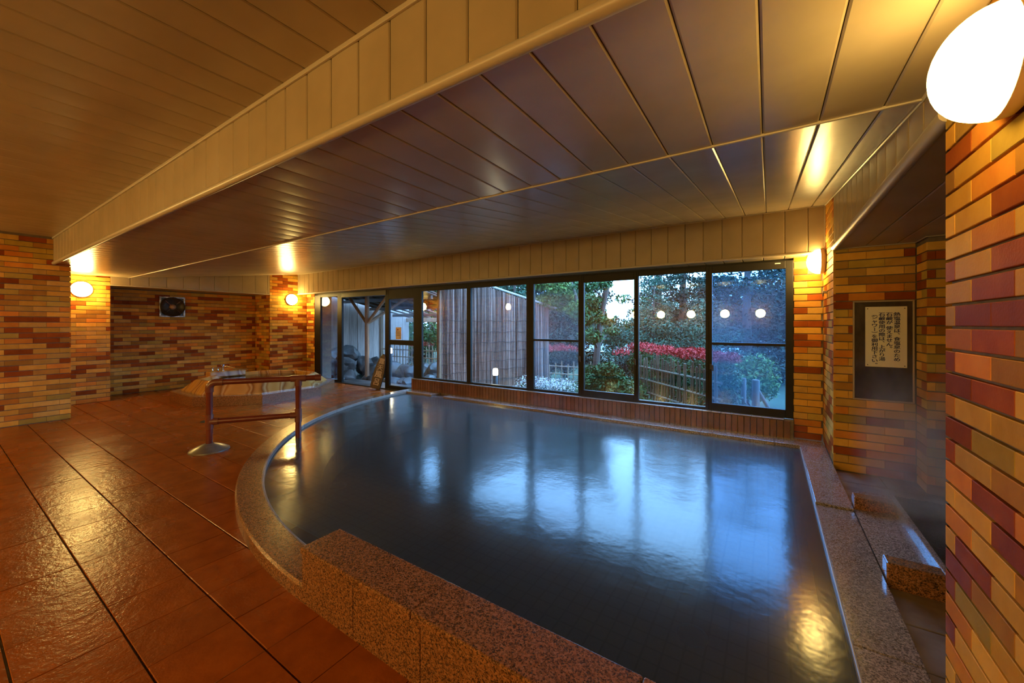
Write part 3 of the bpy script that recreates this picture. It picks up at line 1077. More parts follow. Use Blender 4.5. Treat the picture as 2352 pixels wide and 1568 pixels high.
window('window_6', 'clear window in front of the red-topped hedge', -1.45, -0.595, ZSI, ZT, 0.028, 0.06, 0.03, right=0.035)
w8 = window('window_7', 'bluish fogged window with a middle rail next to the brick strip', -0.595, 0.225, ZSI, ZT, 0.03, 0.085, 0.09, rail=1.075, glass='fogged_glass', latch=(-0.57, 0.80), right=0.07, left=0.035)
MB().box(0.06, 0.11, YW - 0.001, YW, 1.965, 1.975).build('maker_label', 'notice_white', w8)
hs = MB().box(-9.1, 0.25, YW + 0.06, 5.6, ZT + 0.001, 2.1).build('trim_3', 'black_aluminium')
tag(hs, 'dark frame head packing above the windows', 'trim', kind='structure')

pn = MB().box(-6.185, -6.025, YW + 0.018, YW + 0.0215, 1.005, 1.245)
pn = pn.build('paper_notice', 'paper_pink', origin=(-6.1, YW + 0.02, 1.0))
tag(pn, 'small pinkish paper notice stuck on the sliding door glass', 'notice')
ink = MB()
for (xa, xb, z) in ((-6.17, -6.10, 1.150), (-6.14, -6.05, 1.152), (-6.165, -6.045, 1.115), (-6.165, -6.05, 1.085), (-6.075, -6.05, 1.05), (-6.17, -6.155, 1.168)):
    ink.box(xa, xb, YW + 0.0168, YW + 0.018, z - 0.004, z + 0.004)
ink.build('print', 'paper_ink', pn)
MB().box(-6.14, -6.105, YW + 0.0168, YW + 0.018, 1.185, 1.21).build('red_mark', 'paper_red', pn)

# ------------------------------------------------------------------ wall lamps
LR = 0.125


def wall_lamp(y, x, z, nrm, label, group='round wall lamps', glow='lamp_globe'):
    p = Vector((x, y, z))
    nv = Vector(nrm)
    t = thing('wall_lamp', p, label, 'lamp', group)
    MB().lathe(p, nv, [(0, 0), (LR * 0.86, 0), (LR * 0.97, 0.012), (LR, 0.03), (LR, 0.042), (LR * 0.9, 0.045)], 36).build('base', 'lamp_base', t, smooth=True)
    prof = [(LR * 0.985 * math.cos(a), 0.045 + 0.105 * math.sin(a)) for a in [PI / 2 * i / 12 for i in range(13)]]
    MB().lathe(p, nv, [(LR * 0.985, 0.036)] + prof, 36).build('globe', glow, t, smooth=True)
    return t


wall_lamp(1.345, XW, 1.895, (-1, 0, 0), 'large glowing round lamp on the near brick wall at top right', glow='lamp_globe_near')
wall_lamp(4.985, XW, 1.935, (-1, 0, 0), 'glowing lamp seen from the side right of the last window', glow='lamp_globe_side')
wall_lamp(1.44, XL2, 1.875, (1, 0, 0), 'glowing round lamp on the leftmost brick pier')
wall_lamp(4.79, XL2, 1.885, (1, 0, 0), 'glowing round lamp on the brick pier beside the glass door')
wall_lamp(-1.5, XL1, 1.95, (1, 0, 0), 'lamp on the left wall seen only mirrored on the reed screen pane', glow='lamp_globe_left')
for i, xl in enumerate((-4.60, -3.76, -2.92, -2.02, -1.09, -0.19)):
    wall_lamp(-2.9, xl, 1.62, (0, 1, 0), ('leftmost', 'second from left', 'third from left', 'third from right', 'second from right', 'rightmost')[i] + ' of the six washing area lamps mirrored in a row in the windows', 'mirrored washing area lamps', glow='lamp_globe_wash')

# ------------------------------------------------------------------ handrail
HA, HB = Vector((-4.83, 1.64, 0)), Vector((-4.37, 2.31, 0))
hdv = (HB - HA).normalized()
hr = thing('handrail', HA, 'dark red pipe handrail standing at the curved pool edge', 'handrail')
zt, zm, r1, r2 = 0.70, 0.295, 0.0295, 0.0365
up = lambda p, z: Vector((p.x, p.y, z))
MB().tube([up(HA, 0.03), up(HA, zt - 0.07)], r1, 18).build('post', 'rail_plastic', hr, smooth=True)
MB().tube([up(HB, -0.5), up(HB, zt)], r1, 18).build('post', 'rail_plastic', hr, smooth=True)
HE = HB + hdv * 0.215
MB().tube([up(HA, zt) + hdv * 0.07, up(HE, zt)], r1, 18).build('top_rail', 'rail_plastic', hr, smooth=True)
MB().tube([up(HA, zm), up(HB, zm)], r1, 18).build('middle_rail', 'rail_plastic', hr, smooth=True)
el = [up(HA, zt - 0.10), up(HA, zt - 0.06)] + [up(HA, zt - 0.06) + hdv * (0.06 * (1 - math.cos(a))) + Vector((0, 0, 0.06 * math.sin(a))) for a in [PI / 2 * i / 8 for i in range(1, 9)]] + [up(HA, zt) + hdv * 0.12]
MB().tube(el, r2, 18).build('elbow', 'rail_fitting', hr, smooth=True)
MB().tube([up(HB, zt) - hdv * 0.075, up(HB, zt) + hdv * 0.075], r2, 18).tube([up(HB, zt), up(HB, zt - 0.08)], r2, 18).build('tee_fitting', 'rail_fitting', hr, smooth=True)
for q, sg in ((HA, 1), (HB, -1)):
    MB().tube([up(q, zm - 0.075), up(q, zm + 0.075)], r2, 18).tube([up(q, zm), up(q, zm) + hdv * sg * 0.08], r2, 18).build('tee_fitting', 'rail_fitting', hr, smooth=True)
MB().tube([up(HE, zt) - hdv * 0.05, up(HE, zt) + hdv * 0.012], r2, 18).build('end_cap', 'rail_fitting', hr, smooth=True)
MB().lathe(HA, (0, 0, 1), [(0.175, 0), (0.172, 0.012), (0.14, 0.032), (0.09, 0.055), (0.045, 0.072), (0.034, 0.075)], 32).build('flange', 'rail_flange', hr, smooth=True)

dr = MB().lathe((-6.29, 2.12, 0), (0, 0, 1), [(0.085, 0.0), (0.085, 0.004), (0.075, 0.006), (0.0, 0.006)], 24).build('floor_drain', 'drain_dark', origin=(-6.29, 2.12, 0), smooth=True)
tag(dr, 'small round dark drain cover in the terracotta floor behind the handrail', 'drain')

# ------------------------------------------------------------------ octagonal tub
TC = (-8.10, 3.56)


def octo(h):
    R = h / math.cos(PI / 8)
    return [(TC[0] + R * math.cos(PI / 8 + PI / 4 * i), TC[1] + R * math.sin(PI / 8 + PI / 4 * i)) for i in range(8)]


tub = thing('bath_tub', (TC[0], TC[1], 0), 'octagonal banded marble tub on a speckled granite plinth', 'tub')
O1, O2 = octo(1.21), octo(1.19)
for i in range(8):
    (xa, ya), (xb, yb) = O1[i], O1[(i + 1) % 8]
    (xc, yc), (xd, yd) = octo(1.17)[i], octo(1.17)[(i + 1) % 8]
    MB().add([(xa, ya, 0), (xb, yb, 0), (xd, yd, 0), (xc, yc, 0), (xa, ya, 0.148), (xb, yb, 0.148), (xd, yd, 0.148), (xc, yc, 0.148)],
             [(0, 3, 2, 1), (4, 5, 6, 7), (0, 1, 5, 4), (2, 3, 7, 6), (1, 2, 6, 5), (3, 0, 4, 7)]).build('plinth_panel', 'granite', tub)
MB().prism(octo(1.172), 0.0, 0.150).build('plinth', 'granite_grey', tub)


def ring(profile, name, mat):
    s = MB()
    for h, z in profile:
        s.v += [(x, y, z + (zz if z > 0.3 else 0)) for (x, y), zz in zip(octo(h), [0] * 8)]
    for i in range(len(profile) - 1):
        for k in range(8):
            k2 = (k + 1) % 8
            s.f.append((i * 8 + k, i * 8 + k2, (i + 1) * 8 + k2, (i + 1) * 8 + k))
            s.m.append(0)
    return s.build(name, mat, tub)


ring([(1.07, 0.150), (1.07, 0.168), (1.055, 0.176), (0.90, 0.312), (0.875, 0.330), (0.84, 0.334), (0.81, 0.322), (0.78, 0.26), (0.76, 0.10)], 'basin', 'banded_marble')
tw = MB()
tw.add([(x, y, 0.272) for x, y in octo(0.79)], [tuple(range(8))])
tw.build('water', 'tub_water', tub)
# raised tap ledge
tl = MB()
tl.bbox(-9.02, -8.83, 3.0, 3.62, 0.28, 0.40, 0.02).build('tap_ledge', 'banded_marble', tub)
fa = thing('tap', (-8.93, 3.25, 0.40), 'chrome mixer tap with a long spout on the marble tub', 'tap')
MB().lathe((-8.93, 3.25, 0.40), (0, 0, 1), [(0.03, 0), (0.03, 0.01), (0.016, 0.015), (0.016, 0.09), (0.03, 0.095), (0.032, 0.115), (0.0, 0.12)], 14).build('body', 'chrome', fa, smooth=True)
MB().tube([(-8.93, 3.25, 0.46), (-8.86, 3.30, 0.485), (-8.74, 3.40, 0.43), (-8.55, 3.52, 0.425), (-8.535, 3.53, 0.40)], 0.011, 10).build('spout', 'chrome', fa, smooth=True)
for q in (3.08, 3.17):
    s = MB().lathe((-8.93, q, 0.40), (0, 0, 1), [(0.022, 0), (0.014, 0.01), (0.014, 0.05), (0.024, 0.055), (0.024, 0.07), (0, 0.075)], 12)
    s.build('valve', 'chrome', fa, smooth=True)

# ------------------------------------------------------------------ ventilation fan on the recess wall
FY, FZ, FS = 2.80, 1.655, 0.205
fan = thing('ventilation_fan', (XB, FY, FZ), 'square metal ventilation fan with a round bowl on the recess wall', 'fan')
s = MB()
for (a, b, c, d) in ((-FS, FS, FS - 0.03, FS), (-FS, FS, -FS, -FS + 0.03), (-FS, -FS + 0.03, -FS + 0.03, FS - 0.03), (FS - 0.03, FS, -FS + 0.03, FS - 0.03)):
    s.bbox(XB, XB + 0.03, FY + a, FY + b, FZ + c, FZ + d, 0.004)
s.build('frame', 'dark_metal', fan)
MB().box(XB, XB + 0.012, FY - FS + 0.02, FY + FS - 0.02, FZ - FS + 0.02, FZ + FS - 0.02).build('back_plate', 'fan_dark', fan)
MB().lathe((XB + 0.012, FY, FZ), (1, 0, 0), [(0.195, 0), (0.195, 0.05), (0.182, 0.06), (0.165, 0.045), (0.10, 0.012), (0, 0.01)], 32).build('bowl', 'fan_dark', fan, smooth=True)
MB().lathe((XB + 0.02, FY, FZ), (1, 0, 0), [(0.055, 0), (0.052, 0.03), (0.03, 0.055), (0, 0.062)], 20).build('hub', 'fan_hub', fan, smooth=True)
for k in range(4):
    a = PI / 4 + k * PI / 2
    MB().tube([(XB + 0.055, FY + 0.03 * math.cos(a), FZ + 0.03 * math.sin(a)), (XB + 0.06, FY + 0.18 * math.cos(a), FZ + 0.18 * math.sin(a))], 0.006, 6).build('strut', 'dark_metal', fan)

# small bracket on the right pier
bk = MB().bbox(XW - 0.035, XW, 4.80, 4.86, 1.60, 1.625, 0.004).tube([(XW - 0.03, 4.83, 1.6), (XW - 0.03, 4.83, 1.575)], 0.006, 8).build('wall_hook', 'dark_metal', origin=(XW, 4.83, 1.6))
tag(bk, 'tiny dark metal hook on the brick pier below the side-seen lamp', 'hook')


# ------------------------------------------------------------------ lettering
def char_mesh(ch):
    cu = bpy.data.curves.new('t', 'FONT')
    cu.body = ch
    cu.size = 1.0
    cu.resolution_u = 3
    ob = bpy.data.objects.new('t', cu)
    COL.objects.link(ob)
    dg = bpy.context.evaluated_depsgraph_get()
    me = bpy.data.meshes.new_from_object(ob.evaluated_get(dg))
    v = [tuple(p.co) for p in me.vertices]
    f = [tuple(p.vertices) for p in me.polygons]
    bpy.data.objects.remove(ob)
    bpy.data.curves.remove(cu)
    bpy.data.meshes.remove(me)
    return v, f


def put_char(mb, ch, o, ax, ay, sx, sy, rot=False, shift=(0, 0)):
    """glyph centred in its em cell at o; ax right, ay up"""
    v, f = char_mesh(ch)
    if not v:
        return
    o, ax, ay = Vector(o), Vector(ax), Vector(ay)
    nz = ax.cross(ay)
    for kk, (hx, hy) in enumerate(((-0.028, 0), (0.028, 0), (0, 0.018), (0, -0.018))):   # heavier strokes
        w = []
        for p in v:
            x, y = p[0] - 0.5 + hx, p[1] - 0.38 + hy
            if rot:
                x, y = y, -x
            w.append(o + ax * ((x + shift[0]) * sx) + ay * ((y + shift[1]) * sy) + nz * (0.00004 * kk))
        mb.add(w, f)


nb = thing('notice_board', (0.79, 4.40, 0.66), 'dark framed panel holding a white vertical Japanese bathing notice', 'notice board')
x0, x1, z0, z1 = 0.604, 0.982, 0.662, 1.500
s = MB()
for (a, b, c, d) in ((x0, x1, z1 - 0.012, z1), (x0, x1, z0, z0 + 0.012), (x0, x0 + 0.012, z0 + 0.012, z1 - 0.012), (x1 - 0.012, x1, z0 + 0.012, z1 - 0.012)):
    s.bbox(a, b, 4.385, 4.412, c, d, 0.003)
s.build('frame', 'board_trim', nb)
MB().box(x0 + 0.01, x1 - 0.01, 4.395, 4.413, z0 + 0.01, z1 - 0.01).build('panel', 'board_dark', nb)
pl = MB().bbox(0.684, 0.938, 4.389, 4.395, 0.947, 1.448, 0.0015).build('notice_plate', 'notice_white', nb)
for sx_ in (0.698, 0.924):
    for sz_ in (0.962, 1.432):
        MB().lathe((sx_, 4.389, sz_), (0, -1, 0), [(0.004, 0), (0.003, 0.0015), (0, 0.002)], 10).build('screw', 'screw_dark', pl)
let = MB()
colsx = (0.878, 0.832, 0.787, 0.742)
texts = ('熱塩温泉は、食塩泉のため', '石鹸が 使えません。', '石鹸使用の際は、上がり湯', '(シャワー)を御利用下さい。')
pitch = 0.0336
for cx_, tx_ in zip(colsx, texts):
    z = 1.384
    for ch in tx_:
        if ch == ' ':
            z -= pitch * 0.35
            continue
        o = (cx_, 4.3882, z)
        if ch in 'ー()':
            put_char(let, {'(': '(', ')': ')'}.get(ch, ch) if ch == 'ー' else {'(': '（', ')': '）'}[ch], o, (1, 0, 0), (0, 0, 1), 0.040, 0.033, rot=True)
            z -= pitch * (0.72 if ch in '()' else 1)
        elif ch in '、。':
            put_char(let, ch, o, (1, 0, 0), (0, 0, 1), 0.042, 0.034, shift=(0.55, 0.55))
            z -= pitch
        else:
            put_char(let, ch, o, (1, 0, 0), (0, 0, 1), 0.042, 0.0345)
            z -= pitch
for i, ch in enumerate('せっけん'):
    put_char(let, ch, (0.857, 4.3882, 1.388 - i * 0.010), (1, 0, 0), (0, 0, 1), 0.0085, 0.0085)
let.build('lettering', 'notice_ink', pl)

# carved wooden sign leaning on the door stile
SB, ST = Vector((-6.60, 5.02, 0.012)), Vector((-6.49, 5.155, 0.70))
sgn = thing('wooden_sign', SB, 'dark carved wooden sign reading outdoor bath leaning by the open doorway', 'sign')
sy = (ST - SB).normalized()
sxv = Vector((0.86, 0.50, 0)).normalized()
sxv = (sxv - sy * sxv.dot(sy)).normalized()
snv = sxv.cross(sy).normalized()
if snv.y > 0:
    snv = -snv
Lh = (ST - SB).length
pts = [(-0.098, 0.0), (0.098, 0.0), (0.108, 0.06), (0.112, 0.28), (0.098, 0.45), (0.075, 0.58), (0.05, 0.655), (0.02, Lh), (-0.02, Lh), (-0.05, 0.655), (-0.075, 0.58), (-0.098, 0.45), (-0.112, 0.28), (-0.108, 0.06)]
s = MB()
for ofs, k in ((0.0, 1.0), (0.024, 1.0), (0.03, 0.94)):
    s.v += [tuple(SB + sxv * (px * k) + sy * (0.3 + (py - 0.3) * (1 if k == 1 else 0.975)) + snv * ofs) for px, py in pts]
nn = len(pts)
for L in range(2):
    for i in range(nn):
        s.f.append((L * nn + i, L * nn + (i + 1) % nn, (L + 1) * nn + (i + 1) % nn, (L + 1) * nn + i))
        s.m.append(1)
s.f += [tuple(reversed(range(nn))), tuple(range(2 * nn, 3 * nn))]
s.m += [1, 0]
s.build('board', ['sign_wood', 'sign_wood_edge'], sgn)
let = MB()
for ch, h, szx, szy in (('露', 0.565, 0.115, 0.125), ('天', 0.435, 0.125, 0.120), ('風', 0.300, 0.155, 0.15), ('呂', 0.145, 0.135, 0.15)):
    put_char(let, ch, SB + sy * h + snv * 0.0315, sxv, sy, szx, szy)
let.build('lettering', 'sign_letter', sgn)

# ------------------------------------------------------------------ outdoors: ground
gd = MB()
gd.add([(-60, 5.45, -0.14), (60, 5.45, -0.14), (60, 16, -0.14), (-60, 16, -0.14), (60, 60, -1.2), (-60, 60, -1.2)], [(0, 1, 2, 3), (3, 2, 4, 5)])
gd = gd.build('garden_ground', 'ground')
tag(gd, 'dark mossy garden ground outside the windows', 'ground', kind='structure')
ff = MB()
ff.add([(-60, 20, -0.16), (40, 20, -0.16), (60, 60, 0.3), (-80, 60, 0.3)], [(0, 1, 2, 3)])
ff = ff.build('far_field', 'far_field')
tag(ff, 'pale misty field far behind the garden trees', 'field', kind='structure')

pond = MB()
pond.prism([(-10.4, 5.7), (-6.9, 5.7), (-6.0, 6.4), (-6.2, 7.5), (-10.4, 7.6)], -0.14, -0.06)
pond = pond.build('outdoor_bath_water', 'pond_water')
tag(pond, 'steaming outdoor bath water among the dark rocks', 'water', kind='stuff')
tr = MB().box(-8.3, -5.7, 5.33, 5.72, -0.14, 0.0).build('step_terrace', 'rock')
tag(tr, 'stone step outside the open doorway', 'step', kind='structure')

# ------------------------------------------------------------------ outdoors: rocks
ROCKS = []
for sd in range(6):
    bm = bmesh.new()
    bmesh.ops.create_icosphere(bm, subdivisions=3, radius=1.0)
    for p in bm.verts:
        d = p.co.normalized()
        k = 1 + 0.38 * mnoise.noise(d * 1.1 + Vector((sd * 7.3, 0, 0))) + 0.14 * mnoise.noise(d * 2.9 + Vector((0, sd * 5.1, 0)))
        q = d * k
        for c in range(5):
            rn = random.Random(sd * 11 + c)
            pn_ = Vector((rn.uniform(-1, 1), rn.uniform(-1, 1), rn.uniform(-0.3, 1))).normalized()
            e = q.dot(pn_) - 0.78
            if e > 0:
                q -= pn_ * e * 0.85
        p.co = q
    me = bpy.data.meshes.new('rock')
    bm.to_mesh(me)
    bm.free()
    me.materials.append(MATS['rock'])
    me.polygons.foreach_set('use_smooth', [True] * len(me.polygons))
    try:
        me.set_sharp_from_angle(angle=math.radians(28))
    except Exception:
        pass
    ROCKS.append(me)


def unproj(u, v, dep):
    r = (u - 1176) / F_PX
    s, c = math.sin(YAW), math.cos(YAW)
    return Vector((dep * (-s + c * r), dep * (c + s * r), CAM_H - (v - HORIZON) / F_PX * dep))


RK = [(752, 842, 10.2, .30, .30), (775, 815, 10.9, .38, .26), (800, 812, 11.0, .34, .26), (795, 838, 10.4, .30, .26), (770, 862, 10.4, .24, .20),
      (748, 868, 10.6, .20, .14), (797, 866, 9.8, .25, .18), (838, 836, 10.8, .28, .28), (853, 852, 10.3, .22, .22), (862, 835, 11.0, .26, .24),
      (846, 872, 9.6, .20, .15), (858, 872, 9.5, .22, .16), (905, 850, 10.3, .34, .24), (928, 856, 10.1, .26, .24), (947, 858, 9.9, .28, .22),
      (900, 876, 9.2, .22, .14), (925, 878, 9.2, .24, .12), (942, 880, 9.1, .24, .14), (975, 857, 10.0, .30, .26), (1000, 854, 9.8, .28, .30), (985, 872, 9.3, .20, .13),
      (760, 800 + 90, 9.4, .16, .10)]
RW = ['left end of the rock pile', 'top of the rock pile', 'crest beside the timber post', 'centre of the rock pile', 'front of the rock pile', 'low front corner by the fixed pane',
      'waterline left of the timber post', 'gap right of the timber post', 'middle right of the timber post', 'back row under the board wall', 'waterline right of the timber post', 'waterline behind the wooden sign',
      'back behind the sliding door', 'back right behind the sliding door', 'right edge of the sliding door', 'front left of the door glass', 'front centre of the door glass', 'front right of the door glass',
      'left foot of the bamboo fence pane', 'right foot of the bamboo fence pane', 'front foot of the bamboo fence pane', 'doorway corner nearest the room']
for i, (u, v, dep, rx, rz) in enumerate(RK):
    o = bpy.data.objects.new('garden_rock', ROCKS[i % 6])
    COL.objects.link(o)
    o.location = unproj(u, v, dep)
    o.scale = (rx, rx * 0.85, rz)
    o.rotation_euler = (0, 0, i * 1.7)
    tag(o, 'grey outdoor bath rock at the ' + RW[i], 'rock', 'rocks around the outdoor bath')
rb = MB()
for (u, v, dep) in ((770, 880, 10.2), (850, 882, 10.2), (930, 880, 10.0)):
    pass

# ------------------------------------------------------------------ outdoors: board wall, shelter, screens
bw = MB().box(-10.72, -10.64, 5.35, 9.5, -0.14, 2.6).build('board_wall', 'roof_timber')
tag(bw, 'tall wall of weathered grey boards behind the rocks', 'wall')
for i in range(14):
    y = 5.36 + i * 0.295
    MB().bbox(-10.64 - 0.0, -10.61 + (i % 3) * 0.006, y + 0.006, y + 0.289, -0.14, 2.6, 0.004).build('board', 'weathered_board', bw)
MB().bbox(-10.62, -10.54, 8.24, 8.34, -0.14, 2.3, 0.006).build('corner_post', 'timber', bw)

sh = thing('shelter', (-8.2, 5.95, -0.14), 'timber lean-to shelter with a braced round post over the outdoor bath', 'shelter')
PX, PY = -8.20, 6.0
MB().tube([(PX, PY, -0.14), (PX, PY, 2.25)], 0.052, 14).build('post', 'timber', sh, smooth=True)
for (dx, dy, m_) in ((-0.75, 0.0, 1), (0.75, 0.05, 1), (0.5, 0.9, 1)):
    MB().tube([(PX, PY, 1.32), (PX + dx, PY + dy, 2.02)], 0.036, 8).build('brace', 'timber', sh)
XS = -6.9
zr = lambda y: 2.32 - (y - 5.5) * 0.205
MB().add([(-10.5, 5.62, zr(5.62) + 0.06), (XS, 5.62, zr(5.62) + 0.06), (XS, 8.4, zr(8.4) + 0.06), (-10.5, 8.4, zr(8.4) + 0.06),
          (-10.5, 5.62, zr(5.62) + 0.09), (XS, 5.62, zr(5.62) + 0.09), (XS, 8.4, zr(8.4) + 0.09), (-10.5, 8.4, zr(8.4) + 0.09)],
         [(0, 3, 2, 1), (4, 5, 6, 7), (0, 1, 5, 4), (1, 2, 6, 5), (2, 3, 7, 6), (3, 0, 4, 7)]).build('roof_sheet', 'roof_timber', sh)
for i in range(9):
    x = -10.45 + i * 0.44
    MB().tube([(x, 5.62, zr(5.62) + 0.02), (x, 9.5, zr(9.5) + 0.02)], 0.03, 6).build('rafter', 'roof_timber', sh)
for y in (5.95, 6.9, 7.8, 8.7):
    MB().bbox(-10.5, XS, y - 0.035, y + 0.035, zr(y) - 0.11, zr(y) - 0.02, 0.006).build('purlin', 'roof_timber', sh)
MB().bbox(-10.5, -5.2, 9.25, 9.37, 1.38, 1.52, 0.01).build('eave_beam', 'timber', sh)
MB().tube([(-6.1, 9.3, -0.14), (-6.1, 9.3, 1.45)], 0.06, 10).build('post', 'timber', sh, smooth=True)
MB().tube([(-6.1, 9.3, 1.0), (-6.6, 9.3, 1.42)], 0.035, 8).build('brace', 'timber', sh)

RA, RBp = Vector((-5.32, 5.55, 0)), Vector((-4.48, 8.45, 0))
rs = thing('reed_screen', (RA + RBp) / 2, 'tall brown reed screen bound with dark twine', 'screen')
rd = (RBp - RA)
rl = rd.length
rd.normalize()
rn_ = Vector((rd.y, -rd.x, 0))
rng = random.Random(3)
ztop = lambda t: 2.36 - 0.64 * t
s = MB()
t = 0.0
while t < rl:
    wd = rng.uniform(0.008, 0.019)
    p = RA + rd * t + rn_ * rng.uniform(-0.012, 0.012)
    lean = rng.uniform(-0.015, 0.015)
    z1 = ztop(t / rl) + rng.uniform(-0.03, 0.0)
    s.tube([p + Vector((0, 0, -0.14)), p + rd * lean + Vector((0, 0, z1))], wd / 2, 5, False)
    t += wd * 0.82
s.build('reeds', 'reed', rs, kind='stuff')
MB().add([tuple(RA - rn_ * 0.03 + Vector((0, 0, -0.14))), tuple(RBp - rn_ * 0.03 + Vector((0, 0, -0.14))), tuple(RBp - rn_ * 0.03 + Vector((0, 0, ztop(1)))), tuple(RA - rn_ * 0.03 + Vector((0, 0, ztop(0)))),
          tuple(RA - rn_ * 0.05 + Vector((0, 0, -0.14))), tuple(RBp - rn_ * 0.05 + Vector((0, 0, -0.14))), tuple(RBp - rn_ * 0.05 + Vector((0, 0, ztop(1)))), tuple(RA - rn_ * 0.05 + Vector((0, 0, ztop(0))))],
         [(0, 1, 2, 3), (7, 6, 5, 4), (0, 4, 5, 1), (1, 5, 6, 2), (2, 6, 7, 3), (3, 7, 4, 0)]).build('backing', 'roof_timber', rs)
for z in (0.12, 0.33, 0.52, 0.72, 0.92, 1.14, 1.38):
    p_ = []
    for i in range(30):
        q = RA + rd * (rl * i / 29) + rn_ * 0.02
        p_.append((q.x, q.y, z + 0.012 * math.sin(i * 1.3 + z * 9)))
    MB().tube(p_, 0.004, 5).build('twine', 'twine', rs)
MB().tube([tuple(RA + rd * 1.0 + Vector((0, 0, ztop(1.0 / rl) + 0.02))), tuple(RBp + rd * 0.25 + Vector((0, 0, ztop(1.05) + 0.02)))], 0.025, 8).build('top_rail', 'roof_edge', rs)
MB().tube([tuple(RA - rd * 0.03 + Vector((0, 0, -0.14))), tuple(RA - rd * 0.03 + Vector((0, 0, 2.36)))], 0.045, 10).build('end_post', 'timber', rs)


def bollard(name, p, top, r, label):
    t = thing(name, (p[0], p[1], -0.14), label, 'garden lamp')
    MB().lathe((p[0], p[1], -0.14), (0, 0, 1), [(r, 0), (r, top - 0.02), (r * 0.9, top - 0.01)], 18).build('body', 'bollard_body', t, smooth=True)
    MB().lathe((p[0], p[1], -0.14 + top - 0.01), (0, 0, 1), [(r * 0.9, 0), (r, 0.01), (r, 0.10), (r * 0.8, 0.125), (0, 0.13)], 18).build('glow', 'garden_lamp_glow', t, smooth=True)
    return t


bp_ = unproj(1138, 845, 7.3)
bollard('bollard_light', (bp_.x, bp_.y), 0.50, 0.047, 'small glowing bollard light in front of the reed screen')
bp_ = unproj(897, 806, 9.6)
bollard('bollard_light', (bp_.x, bp_.y), bp_.z + 0.10, 0.04, 'bright star-like garden lamp seen through the sliding door')


def bamboo_fence(name, A, B, pitch, h, rails, r, mat, label, extra=(), jit=0.02, seed=1):
    A, B = Vector(A), Vector(B)
    t = thing(name, (A + B) / 2, label, 'fence')
    d = (B - A)
    L = d.length
    d.normalize()
    rg = random.Random(seed)
    k = 0.0
    while k <= L:
        p = A + d * k
        hh = h + rg.uniform(-0.06, 0.06)
        MB().tube([(p.x, p.y, A.z), (p.x + rg.uniform(-jit, jit), p.y, A.z + hh)], r * rg.uniform(0.8, 1.2), 7).build('pole', mat, t, smooth=True)
        k += pitch * rg.uniform(0.8, 1.2)
    for z in rails:
        MB().tube([tuple(A + Vector((0, 0, z)) - d * 0.05), tuple(B + Vector((0, 0, z)) + d * 0.05)], r * 1.05, 7).build('rail', mat, t, smooth=True)
    return t


a_, b_2 = unproj(880, 860, 11.5), unproj(1025, 868, 10.3)
bamboo_fence('bamboo_fence', (a_.x, a_.y, -0.14), (b_2.x, b_2.y, -0.14), 0.115, 0.84, (0.30, 0.52, 0.72), 0.014, 'bamboo', 'pale bamboo lattice fence behind the outdoor bath rocks', seed=4)
a_, b_2 = unproj(1250, 880, 9.7), unproj(1400, 890, 8.9)
bamboo_fence('bamboo_fence', (a_.x, a_.y, -0.14), (b_2.x, b_2.y, -0.14), 0.15, 0.52, (0.08, 0.24, 0.42), 0.013, 'bamboo', 'low bamboo lattice fence behind the white flowers', seed=6)
bamboo_fence('bamboo_fence', (-2.1, 7.5, -0.14), (-0.55, 5.85, -0.14), 0.085, 0.86, (0.22, 0.44, 0.66), 0.018, 'bamboo_dark', 'close-set upright bamboo fence under the red-topped hedge', seed=8, jit=0.03)

PW = [(1652, 858, 5.75, .035), (1675, 866, 5.8, .030), (1690, 872, 5.85, .032), (1708, 868, 5.9, .035)]
PWN = ['leftmost wooden stake', 'second wooden stake', 'third wooden stake', 'rightmost wooden stake']
for (u, v, dep, r), nm in zip(PW, PWN):
    p = unproj(u, v, dep)
    o = MB().lathe((p.x, p.y, -0.14), (0, 0, 1), [(r, 0), (r, p.z + 0.14 - 0.01), (r * 0.8, p.z + 0.14), (0, p.z + 0.142)], 12).build('wooden_stake', 'post_wood', origin=(p.x, p.y, -0.14), smooth=True)
    tag(o, nm + ' behind the fogged window, left of the big post', 'stake', 'wooden stakes behind the fogged window')
p = unproj(1736, 872, 5.6)
gp = thing('braced_post', (p.x, p.y, -0.14), 'thick wooden post with a slanted brace behind the fogged window', 'post')
MB().lathe((p.x, p.y, -0.14), (0, 0, 1), [(0.05, 0), (0.05, p.z + 0.13), (0.044, p.z + 0.14), (0, p.z + 0.142)], 14).build('post', 'post_wood', gp, smooth=True)
MB().tube([(p.x, p.y, p.z - 0.1), (p.x + 0.28, p.y + 0.05, -0.14)], 0.026, 10).build('brace', 'post_wood', gp)

